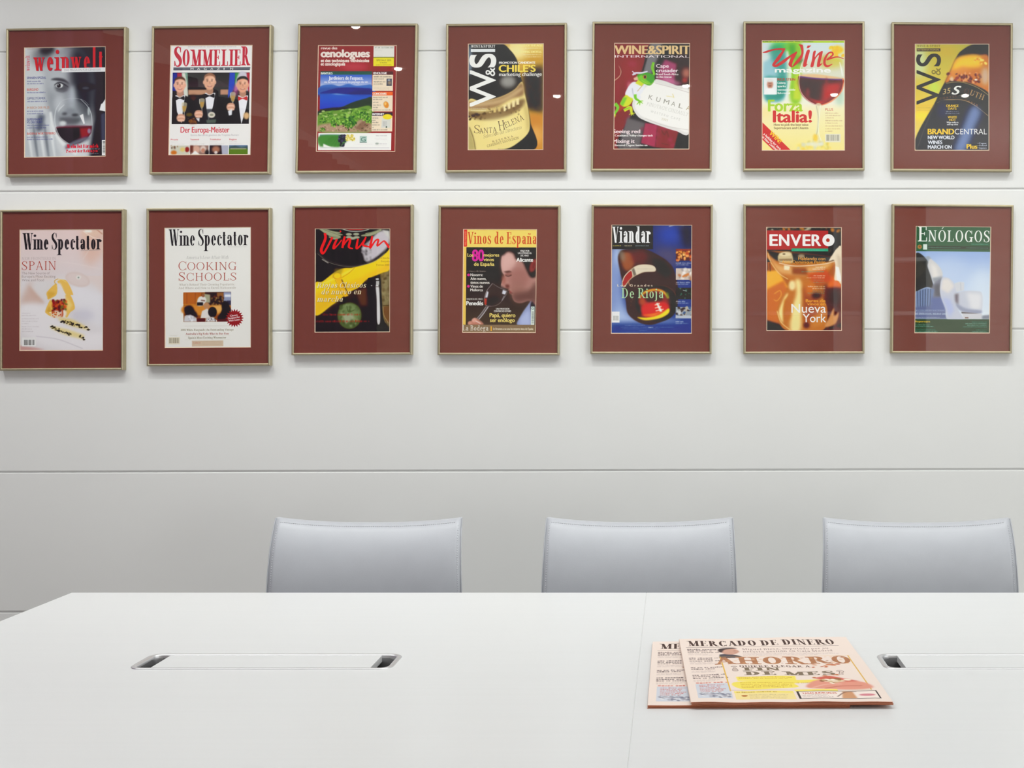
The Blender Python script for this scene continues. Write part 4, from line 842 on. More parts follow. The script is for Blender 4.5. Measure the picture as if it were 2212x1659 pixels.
    for y, s, x1 in ((684, 'The New Source of', 480), (716, 'Europe’s Most Exciting', 536), (750, 'Wine and Food', 424)): c.t(s, 212, y, 24, (166, 152, 150), x1=x1)
    for y, x1 in ((1062, 300), (1084, 350), (1116, 378), (1140, 366), (1162, 280), (1192, 384), (1214, 316), (1238, 322)): c.tiny(212, x1, y, 11, (170, 160, 164), .55)
    c.r(214, 1290, 350, 1376, (232, 230, 228)); c.barcode(224, 1306, 344, 1376)
    return c

def cover_cooking_class():                # white cover with a small kitchen photo and a maroon burst
    c = Canvas(250, 229, 1085, 1395, (232, 231, 225))
    c.t('Wine Spectator', 288, 404, 158, (16, 20, 24), x1=1060, f='s', xs=.52, S=.11, T=.02, xh=.62, sp=-.03)
    c.tiny(860, 1044, 422, 7, (170, 170, 170), .6)
    c.t('America’s Love Affair With', 458, 534, 30, (170, 168, 164), x1=866, f='s', it=.25, S=.09, T=.04); 
    c.t('C', 384, 642, 84, (168, 74, 60), x1=458, f='s', S=.08, T=.035); c.t('OOKING', 470, 642, 76, (168, 74, 60), x1=942, f='s', S=.08, T=.035, xs=.95)
    c.t('S', 386, 744, 82, (168, 74, 60), x1=444, f='s', S=.09, T=.04); c.t('CHOOLS', 462, 744, 74, (168, 74, 60), x1=940, f='s', S=.08, T=.035, xs=.95)
    c.t('What’s Behind Their Growing Popularity,', 390, 792, 20, (170, 162, 148), x1=928, f='s', S=.12, T=.07); c.t('And Where and How to Enroll Nationwide', 384, 824, 20, (170, 162, 148), x1=938, f='s', S=.12, T=.07)
    c.r(430, 857, 892, 1144, (150, 84, 30))
    c.g(430, 857, 600, 980, (176, 96, 30), (196, 120, 44)); c.r(430, 865, 545, 970, (186, 104, 36), 3); c.l([(464, 865), (464, 970)], 3, (120, 60, 16), 1); c.l([(545, 860), (545, 975)], 3, (120, 60, 16), 1)
    c.r(640, 857, 892, 985, (56, 30, 24), 4); c.r(755, 862, 820, 905, (150, 100, 60), 4); c.r(820, 857, 892, 990, (150, 160, 190), 4); c.r(830, 880, 890, 905, (226, 230, 240), 3); c.r(850, 940, 890, 985, (60, 60, 80), 4); c.specks((690, 900, 830, 980), 36, (6, 14), [(120, 90, 60), (40, 26, 24), (160, 130, 90), (90, 40, 30)], 3)
    c.p([(430, 990), (560, 975), (700, 985), (892, 990), (892, 1050), (640, 1080), (430, 1060)], (214, 140, 60), 6); c.p([(700, 990), (800, 985), (870, 1010), (760, 1060)], (230, 176, 100), 8); c.p([(620, 870), (690, 880), (690, 960), (640, 960)], (170, 170, 140), 5)
    c.p([(565, 985), (570, 920), (600, 896), (640, 905), (652, 940), (620, 985)], (226, 224, 220), 3); c.e(622, 888, 14, 18, (150, 100, 76), 3); c.r(562, 955, 620, 985, (26, 20, 22), 3); c.l([(600, 935), (640, 940)], 10, (110, 70, 54), 3)
    c.e(655, 990, 30, 34, (190, 140, 100), 4); c.p([(595, 1110), (610, 1040), (660, 1015), (700, 1050), (690, 1110)], (224, 220, 214), 4)
    c.e(485, 1030, 46, 46, (60, 30, 24), 6); c.p([(440, 1000), (500, 990), (560, 1060), (570, 1100), (450, 1090)], (36, 20, 20), 6); c.p([(430, 1144), (440, 1085), (500, 1072), (560, 1110), (566, 1144)], (206, 206, 210), 5); c.specks((440, 1080, 540, 1140), 16, (5, 12), [(170, 170, 180), (236, 236, 240)], 3, .7)
    c.e(712, 1050, 42, 50, (20, 14, 16), 4); c.p([(640, 1144), (650, 1105), (720, 1095), (760, 1144)], (200, 196, 196), 5); c.specks((650, 1110, 750, 1140), 14, (4, 9), [(60, 50, 60), (236, 236, 240)], 2)
    c.p([(760, 1110), (800, 1040), (815, 960), (845, 950), (892, 1030), (892, 1130), (800, 1136)], (22, 14, 18), 5); c.e(835, 990, 34, 44, (30, 20, 22), 5); c.p([(560, 1110), (640, 1110), (640, 1144), (560, 1144)], (90, 30, 26), 4); c.p([(760, 1120), (860, 1110), (892, 1144), (760, 1144)], (90, 26, 30), 4)
    c.r(892, 850, 1000, 1160, (232, 231, 225)); c.r(420, 1144, 900, 1160, (232, 231, 225))
    a = np.linspace(0, 2 * np.pi, 49)[:-1]; r = np.where(np.arange(48) % 2, 68, 90); q = np.linspace(0, 2 * np.pi, 41)[:-1]
    a = np.linspace(0, 2 * np.pi, 41)[:-1]; r = np.where(np.arange(40) % 2, 66, 90)
    c.p(np.stack([925 + r * np.cos(a), 1110 + r * np.sin(a)], 1), (150, 24, 46), 0, 1, 0)
    c.t('Classes', 884, 1096, 18, WH, x1=956, rot=-8, bold=.05); c.t('Designed for', 864, 1122, 18, WH, x1=980, rot=-8, bold=.05); c.t('Wine Lovers', 870, 1146, 18, WH, x1=982, rot=-8, bold=.05)
    c.t('2002 White Burgundy: An Outstanding Vintage', 404, 1230, 18, (130, 120, 90), x1=916, f='s', S=.16, T=.08); c.t('Australia’s Big Reds: What to Buy Now', 452, 1268, 18, (150, 70, 60), x1=870, f='s', S=.18, T=.08); c.t('Spain’s Most Exciting Winemaker', 476, 1306, 18, (120, 110, 80), x1=844, f='s', S=.16, T=.08)
    for y in (1184, 1280, 1318): c.l([(440, y), (880, y)], 2, (206, 200, 190), 1)
    c.r(512, 1326, 816, 1382, (212, 192, 168)); c.tiny(520, 600, 1352, 9, (180, 90, 70), .8)
    for y in (1338, 1352, 1368): c.tiny(610 if y == 1352 else 520, 806, y, 7, (176, 150, 120), .5)
    c.barcode(284, 1290, 396, 1360, (120, 112, 90), (226, 220, 200)); c.tiny(300, 370, 1278, 7, (170, 160, 140), .5)
    return c

def cover_yellow_ribbon_bottles():        # dark cover, yellow ribbon, bottle neck, red brush masthead
    c = Canvas(306, 299, 1048, 1322, (30, 22, 18))
    c.specks((306, 700, 1048, 1320), 60, (20, 60), [(56, 44, 24), (80, 64, 36), (30, 24, 14)], 16, .6)
    c.p([(950, 740), (1048, 690), (1048, 1290), (970, 1180)], (132, 116, 80), 8); c.specks((960, 740, 1045, 1230), 60, (8, 22), [(160, 146, 104), (110, 90, 56), (140, 130, 90), (90, 72, 44)], 5, .8); c.p([(975, 1070), (1048, 1060), (1048, 1230), (1010, 1220), (980, 1150)], (120, 80, 40), 7); c.l([(975, 1060), (1048, 1055)], 5, (60, 44, 24), 2); c.l([(978, 1070), (985, 1150), (1030, 1230)], 4, (196, 180, 130), 2)
    c.p([(306, 1150), (420, 1080), (560, 1030), (820, 960), (820, 1140), (700, 1322), (306, 1322)], (50, 40, 22), 14); c.p([(700, 900), (820, 880), (820, 1060), (760, 1060)], (96, 62, 30), 12)
    c.p([(1048, 490), (1048, 690), (960, 740), (820, 800), (740, 880), (640, 930), (480, 1050), (306, 1150), (306, 850), (380, 820), (500, 730), (590, 690), (700, 680), (900, 610)], (246, 208, 40), 4)
    c.p([(306, 960), (500, 880), (760, 790), (1048, 640), (1048, 690), (820, 800), (640, 930), (306, 1150)], (222, 172, 30), 20, .6); c.l([(310, 880), (500, 790), (700, 690)], 16, (252, 226, 90), 8)
    c.p([(500, 690), (590, 690), (560, 760), (480, 790)], (150, 130, 60), 10, .6)
    c.e(527, 770, 40, 32, (214, 160, 20), 2); c.e(527, 766, 34, 26, (250, 206, 40), 3); c.l([(560, 790), (640, 740), (700, 684)], 6, (206, 156, 40), 2); c.p([(510, 800), (560, 780), (640, 960), (600, 975)], (236, 184, 40), 3); c.l([(570, 800), (640, 960)], 8, (90, 60, 20), 4); c.l([(505, 805), (590, 970)], 4, (190, 140, 30), 2)
    c.p([(306, 299), (1048, 299), (1048, 470), (980, 560), (860, 630), (700, 668), (560, 660), (420, 610), (306, 500)], (18, 12, 12), 3)
    c.l([(330, 530), (450, 620), (620, 664), (760, 654), (880, 618), (980, 545), (1040, 420)], 12, (70, 66, 66), 4); c.l([(330, 545), (450, 634), (620, 674), (760, 664), (900, 620), (1000, 540)], 4, (150, 150, 140), 2); c.l([(375, 600), (440, 640)], 8, (210, 206, 200), 3)
    c.p([(930, 330), (1000, 330), (1042, 400), (1020, 480), (940, 560), (850, 620), (800, 620), (780, 560), (770, 480), (840, 420)], (196, 190, 196), 8); c.specks((770, 420, 860, 620), 40, (6, 16), [(120, 116, 120), (40, 36, 36), (206, 202, 206)], 6, .6); c.p([(960, 310), (1040, 320), (1045, 420), (1020, 380)], (206, 204, 200), 6)
    c.p([(560, 299), (840, 299), (760, 314), (660, 314)], (206, 50, 36), 3); c.l([(560, 299), (640, 322), (720, 326), (800, 318), (850, 299)], 8, (196, 200, 190), 2)
    for x0, y0, x1, y1, w in ((350, 300, 560, 380, 40), (370, 310, 580, 360, 30), (390, 300, 560, 340, 26), (760, 370, 960, 310, 34), (800, 350, 960, 304, 26), (440, 380, 560, 385, 26)): c.l([(x0, y0), ((x0 + x1) / 2, (y0 + y1) / 2 + 14), (x1, y1)], [w * .4, w, w * .4], (156, 160, 128), 4)
    for x, y in ((640, 356), (712, 354), (640, 384), (716, 386), (676, 396)): c.e(x, y, 32, 14, (166, 170, 146), 3)
    c.l([(400, 312), (560, 370)], 3, (96, 100, 76), 2); c.l([(790, 362), (940, 312)], 3, (96, 100, 76), 2)
    RD = (232, 46, 24)
    c.l([(404, 344), (408, 400), (370, 500), (378, 540), (400, 530), (440, 460), (478, 384)], [26, 26, 28, 26, 20, 20, 22], RD)
    c.l([(524, 402), (500, 450), (490, 494), (530, 462), (570, 410)], [18, 24, 24, 14, 12], RD); c.l([(552, 330), (562, 322)], 18, RD)
    c.l([(600, 376), (588, 425), (576, 492)], [20, 24, 22], RD); c.l([(578, 480), (610, 430), (640, 402), (652, 420), (640, 480), (680, 498)], [12, 16, 20, 24, 22, 10], RD); c.l([(730, 400), (720, 450), (716, 494), (750, 470), (800, 400), (806, 380)], [18, 22, 22, 16, 16, 18], RD); c.l([(800, 400), (780, 460), (840, 480)], [18, 22, 10], RD)
    c.l([(870, 372), (862, 420), (850, 490), (900, 420), (930, 412), (920, 470), (980, 424), (1004, 440), (1040, 490)], [18, 22, 20, 14, 20, 16, 14, 20, 26], RD)
    # bottle neck and capsule
    c.p([(826, 800), (850, 784), (930, 784), (952, 800), (958, 870), (966, 1000), (980, 1180), (1035, 1300), (1040, 1322), (780, 1322), (826, 1200), (836, 1080), (830, 870)], (26, 16, 14), 2); c.p([(905, 860), (936, 866), (946, 1000), (950, 1220), (920, 1222), (914, 1000)], (216, 214, 214), 3); c.r(905, 790, 936, 808, (200, 198, 196), 2); c.p([(908, 815), (940, 815), (940, 856), (908, 852)], (190, 188, 186), 2); c.e(865, 862, 8, 6, (180, 180, 180), 2); c.l([(850, 880), (860, 1200)], 8, (60, 40, 34), 5); c.l([(826, 876), (958, 872)], 5, (70, 56, 50), 2)
    c.e(648, 1160, 118, 128, (88, 104, 62), 5); c.e(648, 1130, 100, 90, (122, 140, 90), 16); c.specks((560, 1050, 740, 1260), 60, (8, 22), [(110, 130, 84), (150, 164, 116), (66, 80, 44), (130, 148, 100)], 5, .6); c.p([(580, 1150), (680, 1140), (690, 1180), (610, 1240)], (170, 176, 146), 6, .8); c.l([(620, 1060), (640, 1120), (700, 1100)], 5, (60, 74, 40), 3)
    c.t('La Mancha', 944, 598, 18, (170, 130, 30), x1=1040, f='s'); c.t('Borgoña', 956, 630, 18, (170, 130, 30), x1=1044, f='s'); c.t('Portos 2000', 910, 666, 18, (170, 130, 30), x1=1046, f='s')
    for y, s, x0, x1 in ((882, 'Riojas Clásicos', 326, 812), (946, 'de nuevo en', 372, 762), (1018, 'marcha', 326, 582)): c.t(s, x0, y, 52, (236, 228, 200), x1=x1, f='s', it=.28, S=.14, T=.05, sh=(3, 3, (120, 90, 20), 2))
    c.tiny(384, 760, 1156, 22, (190, 40, 26), .75); c.tiny(318, 860, 1222, 22, (190, 40, 26), .75)
    c.tiny(310, 318, 560, 8, (200, 190, 160))
    for y in range(545, 810, 13): c.r(307, y, 317, y + 9, (206, 200, 170), 1, .8)
    return c

def cover_man_smelling_wine():            # profile of a man smelling wine, yellow masthead band
    c = Canvas(297, 299, 1034, 1330, (54, 42, 38))
    c.g(330, 480, 1034, 1250, (34, 26, 24), (74, 60, 50)); c.r(297, 470, 330, 1250, (240, 200, 96))
    # profile
    SK = (186, 138, 128)
    c.p([(690, 560), (720, 520), (800, 500), (940, 520), (1034, 600), (1034, 1080), (990, 1040), (960, 1010), (880, 1034), (820, 1020), (796, 980), (790, 950), (765, 935), (770, 910), (745, 905), (765, 895), (750, 890), (692, 885), (677, 862), (690, 820), (712, 770), (690, 720), (678, 640)], SK, 4)
    c.p([(690, 560), (760, 530), (820, 600), (800, 700), (712, 740), (690, 720), (678, 640)], (214, 172, 164), 16); c.e(860, 780, 110, 110, (164, 112, 104), 34); c.e(850, 900, 80, 80, (160, 112, 102), 26); c.p([(790, 950), (850, 930), (960, 900), (1034, 820), (1034, 1040), (960, 1010), (860, 1034), (810, 1010)], (112, 74, 68), 22)
    c.p([(640, 500), (700, 480), (900, 480), (1034, 480), (1034, 740), (980, 780), (930, 700), (890, 620), (830, 600), (800, 540), (740, 524), (690, 560)], (36, 24, 24), 10)
    c.e(1000, 660, 32, 70, (160, 70, 66), 10, 1, 20); c.e(1004, 660, 14, 40, (110, 40, 40), 8, 1, 20)
    c.p([(700, 722), (760, 712), (790, 726), (740, 736)], (96, 60, 54), 5); c.e(752, 752, 34, 14, (150, 96, 88), 6); c.l([(720, 758), (750, 768), (785, 755)], 6, (60, 36, 34), 3); c.e(706, 800, 18, 50, (166, 104, 92), 12); c.p([(720, 850), (760, 850), (765, 885), (730, 888)], (110, 56, 50), 8); c.p([(762, 905), (790, 930), (772, 945)], (150, 70, 66), 3); c.l([(765, 935), (800, 935)], 4, (90, 44, 40), 2)
    c.p([(990, 1010), (1034, 1070), (1034, 1120), (960, 1080)], (44, 34, 50), 6); c.p([(846, 1250), (880, 1160), (930, 1080), (985, 1010), (975, 1060), (985, 1250)], (150, 160, 200), 5); c.p([(880, 1180), (960, 1100), (980, 1250), (870, 1250)], (176, 186, 222), 12)
    # glass and hand
    c.p([(520, 960), (590, 840), (740, 900), (700, 1000), (610, 1060), (540, 1068), (515, 1020)], (70, 56, 56), 6, .7); c.p([(530, 990), (620, 960), (690, 1000), (600, 1060), (545, 1064)], (52, 22, 26), 8)
    c.l([(596, 838), (540, 910), (516, 990), (530, 1056), (580, 1066)], 5, (170, 160, 160), 2); c.l([(600, 842), (660, 880), (738, 916), (715, 980), (650, 1050), (580, 1068)], 4, (140, 130, 130), 2)
    c.p([(540, 915), (556, 925), (546, 980), (522, 980)], (214, 214, 222), 3); c.p([(515, 990), (540, 990), (536, 1052), (518, 1050)], (190, 60, 30), 4); c.p([(700, 902), (736, 918), (722, 950), (690, 940)], (214, 216, 226), 4); c.l([(716, 960), (690, 1010)], 6, (180, 180, 190), 3)
    c.l([(550, 1066), (500, 1140), (450, 1200)], 20, (110, 100, 100), 3); c.l([(556, 1070), (508, 1140), (460, 1200)], 5, (226, 226, 230), 1); c.l([(530, 1070), (490, 1130), (440, 1190)], 4, (206, 206, 210), 1)
    c.p([(390, 1210), (420, 1180), (460, 1200), (500, 1230), (500, 1250), (360, 1250), (370, 1220)], (196, 130, 110), 5); c.e(415, 1206, 24, 20, (222, 166, 148), 5); c.e(372, 1232, 20, 16, (206, 146, 126), 4); c.l([(430, 1212), (480, 1238)], 8, (236, 220, 214), 3)
    # bands and lettering
    c.r(297, 299, 1034, 480, (246, 212, 110)); c.r(304, 305, 336, 474, (216, 44, 34)); c.t('vinos y restauración', 328, 462, 22, (250, 206, 150), x1=328 + 140, rot=-90)
    c.tiny(430, 540, 313, 7, (190, 150, 70), .6); c.tiny(600, 1020, 316, 7, (190, 150, 70), .6); c.tiny(340, 540, 462, 6, (200, 160, 80), .4)
    c.t('Vinos de España', 340, 446, 118, (206, 76, 18), x1=1030, f='s', xs=.56, S=.105, T=.04, xh=.66)
    Y_ = (236, 214, 120)
    c.t('80', 392, 618, 112, (216, 36, 156), x1=504, bold=.05, grow=2); c.t('Los', 342, 574, 34, Y_, x1=400, bold=.05); c.t('mejores', 504, 572, 32, Y_, x1=658, bold=.05, grow=1); c.t('vinos', 504, 618, 32, Y_, x1=606, bold=.05, grow=1); c.t('de España', 408, 664, 34, Y_, x1=610, bold=.05, grow=1)
    c.t('VIAJE POR', 868, 524, 18, WH, x1=960, bold=.05); c.t('LAS COMARCAS', 846, 546, 18, WH, x1=980, bold=.05); c.t('DEL VINO', 872, 570, 18, WH, x1=952, bold=.05); c.t('Alicante', 832, 622, 38, WH, x1=996, bold=.06, grow=1)
    c.tiny(338, 534, 726, 15, (190, 186, 180))
    for y, s, x1 in ((768, 'Navarra:', 498), (806, 'Año nuevo,', 532), (844, 'tintos nuevos', 564), (882, 'Vinos de', 498), (918, 'Mallorca', 498)): c.t(s, 374, y, 28, (226, 222, 214), x1=x1, bold=.05)
    c.e(354, 756, 14, 14, (216, 36, 140)); c.e(354, 868, 14, 14, (216, 36, 140))
    c.t('VIAJEROS DEL VINO', 336, 1004, 18, (200, 196, 190), x1=496, bold=.05); c.t('Penedés', 336, 1056, 40, WH, x1=502, bold=.06, grow=1)
    c.t('UNA PROFESIÓN', 632, 1100, 16, WH, x1=766, bold=.05); c.t('CON MUCHO FUTURO', 612, 1124, 18, WH, x1=782, bold=.05)
    c.t('Papá, quiero', 570, 1174, 40, Y_, x1=826, bold=.05, grow=1); c.t('ser enólogo', 574, 1222, 38, Y_, x1=820, bold=.05, grow=1)
    c.r(297, 1250, 1034, 1324, (140, 116, 88)); c.r(297, 1322, 1034, 1330, (230, 200, 170)); c.t('La Bodega', 300, 1308, 52, (232, 226, 216), x1=558, f='s', S=.15, T=.06); c.r(580, 1264, 592, 1312, (240, 176, 60)); c.t('Le llevamos a su casa los mejores vinos de España', 606, 1300, 22, (226, 214, 190), x1=1006, bold=.04)
    c.barcode(982, 1104, 1018, 1250, (110, 120, 110), (220, 228, 220), True); c.r(982, 1068, 1018, 1106, (206, 222, 214)); c.e(1000, 1086, 12, 12, (60, 80, 70)); c.e(1000, 1086, 8, 8, (206, 222, 214)); c.l([(1000, 1070), (1006, 1086)], 5, (206, 222, 214))
    return c

def cover_tilted_bottle_blue():           # blue cover, brown bottle tilted to its glowing base
    c = Canvas(284, 284, 1080, 1360, (60, 80, 150))
    c.g(284, 284, 1080, 1360, (50, 56, 110), (40, 70, 150)); c.p([(284, 520), (420, 560), (360, 900), (480, 1180), (700, 1280), (560, 1300), (284, 1250)], (170, 190, 226), 40); c.e(310, 900, 70, 260, (130, 150, 200), 40); c.e(640, 1270, 340, 50, (190, 206, 236), 30); c.p([(284, 1250), (1080, 1240), (1080, 1360), (284, 1360)], (30, 60, 140), 26)
    c.e(860, 380, 120, 100, (50, 74, 170), 50); c.p([(950, 284), (1080, 284), (1080, 520), (1000, 500)], (40, 44, 60), 30); c.p([(700, 520), (920, 520), (920, 720), (760, 620)], (90, 80, 110), 36, .8); c.e(560, 540, 50, 40, (120, 50, 50), 20)
    BR = (66, 34, 26)
    c.p([(350, 620), (365, 560), (410, 530), (600, 526), (700, 560), (830, 640), (900, 730), (940, 900), (935, 1080), (880, 1190), (760, 1250), (660, 1272), (540, 1240), (450, 1160), (430, 1040), (400, 880), (370, 740)], BR, 5)
    c.p([(390, 570), (470, 560), (520, 640), (480, 720), (430, 740), (390, 680)], (166, 92, 58), 14, .9); c.p([(470, 560), (600, 530), (650, 600), (600, 680), (500, 660)], (110, 34, 32), 18, .8); c.e(390, 590, 24, 60, (140, 136, 120), 16, .7, -14); c.p([(690, 620), (800, 650), (880, 760), (820, 800), (720, 720)], (34, 20, 20), 16)
    c.p([(390, 850), (420, 780), (510, 700), (600, 676), (700, 690), (718, 744), (620, 752), (540, 780), (470, 830), (420, 900), (395, 890)], (196, 178, 150), 3); c.p([(510, 704), (600, 678), (700, 692), (716, 740), (600, 750), (530, 776)], (222, 210, 186), 4); c.p([(398, 850), (424, 790), (476, 740), (492, 790), (450, 840), (410, 890)], (170, 48, 34), 2); c.l([(396, 850), (422, 786), (480, 736), (496, 790)], 5, (226, 214, 200), 1); c.p([(486, 730), (508, 712), (530, 776), (508, 790)], (120, 110, 96), 3); c.tiny(540, 700, 724, 8, (160, 150, 130), .5)
    # glowing base
    c.e(730, 1060, 205, 178, (20, 10, 10), 5, 1, 10); c.e(720, 1060, 140, 140, (150, 30, 20), 20, 1, 20); c.p([(580, 1100), (640, 1050), (780, 1040), (850, 1080), (840, 1150), (700, 1200), (600, 1190)], (216, 40, 20), 10); c.p([(540, 1196), (640, 1200), (760, 1170), (850, 1110), (850, 1160), (760, 1210), (620, 1228)], (246, 220, 30), 5); c.p([(560, 1180), (700, 1190), (820, 1130), (700, 1160)], (240, 130, 20), 8)
    c.l([(560, 1010), (620, 950), (720, 926), (800, 950), (850, 1010)], [16, 26, 22, 24, 16], (236, 170, 40), 7); c.e(590, 1040, 40, 46, (200, 90, 30), 16, .8); c.p([(600, 980), (720, 950), (800, 990), (780, 1040), (640, 1050)], (60, 14, 12), 12, .9); c.e(840, 980, 18, 40, (110, 150, 60), 10, .7)
    for x, y, w in ((738, 1070, 26), (748, 1100, 34), (762, 1128, 40)): c.l([(x - w, y + 8), (x + w, y - 10)], 9, (250, 240, 230), 4)
    c.p([(725, 1056), (745, 1056), (790, 1140), (765, 1146)], (250, 244, 236), 5); c.l([(500, 900), (620, 890), (800, 886), (900, 940), (930, 1020)], 4, (110, 90, 80), 2); c.l([(450, 840), (470, 890)], 8, (206, 150, 110), 3); c.specks((475, 1000, 495, 1100), 8, (3, 5), [(130, 110, 90)], 1, .8)
    # lettering
    c.r(284, 284, 694, 525, (20, 18, 20)); c.t('Viandar', 290, 462, 158, (238, 240, 236), x1=672, f='s', xs=.5, S=.14, T=.03, xh=.72, sp=.012)
    for s, x0, x1, col in (('COMER', 302, 378, (206, 190, 90)), ('BEBER', 416, 486, (200, 190, 150)), ('DISFRUTAR', 522, 652, (150, 170, 170))): c.t(s, x0, 498, 13, col, x1=x1, sp=.3, bold=.05)
    c.t('Los Grandes', 346, 894, 22, (226, 214, 190), x1=690, sp=.45, bold=.06); c.t('De Rioja', 386, 1008, 98, (176, 216, 166), x1=800, f='s', S=.13, T=.05, xs=.8)
    X = 920
    c.r(X, 522, 1080, 638, (90, 40, 30)); c.specks((X + 10, 540, 1075, 635), 40, (8, 20), [(222, 140, 60), (240, 190, 110), (190, 80, 40), (236, 160, 90)], 3); c.r(X, 522, 1080, 540, (150, 60, 40), 4)
    c.r(X, 714, 1080, 828, (206, 190, 176)); c.specks((X + 10, 720, 1075, 822), 24, (10, 24), [(226, 220, 214), (190, 120, 80), (160, 150, 150), (236, 230, 226)], 5); c.p([(980, 790), (1040, 760), (1050, 780), (990, 805)], (210, 130, 70), 3)
    c.r(X, 906, 1080, 1020, (26, 36, 34)); c.specks((X + 10, 912, 1075, 1010), 16, (6, 14), [(60, 110, 90), (90, 120, 110), (20, 24, 24)], 3); c.l([(990, 930), (1030, 940)], 6, (200, 206, 206), 2)
    c.r(X, 1096, 1080, 1208, (150, 160, 170)); c.specks((X + 8, 1100, 1075, 1200), 40, (8, 18), [(60, 40, 36), (206, 206, 206), (60, 90, 140), (190, 180, 160)], 3); c.r(X, 1180, 1080, 1208, (190, 196, 206), 3)
    for y0, x1 in ((660, 1078), (852, 1062), (1040, 1022), (1240, 1000)): c.tiny(X, x1, y0 + 8, 14, (226, 226, 226), .95); c.tiny(X, 1050, y0 + 24, 11, WH, .8)
    c.l([(850, 300), (920, 284), (1000, 290)], 7, (206, 206, 206), 3); c.r(292, 1142, 368, 1250, (232, 232, 232)); c.barcode(300, 1176, 362, 1240, (130, 130, 130))
    for y, x0, x1 in ((1282, 420, 620), (1300, 380, 700), (1316, 400, 760), (1332, 560, 640), (1300, 720, 900)): c.tiny(x0, x1, y, 8, (200, 206, 226), .6)
    c.tiny(652, 702, 1304, 12, WH, 1)
    return c

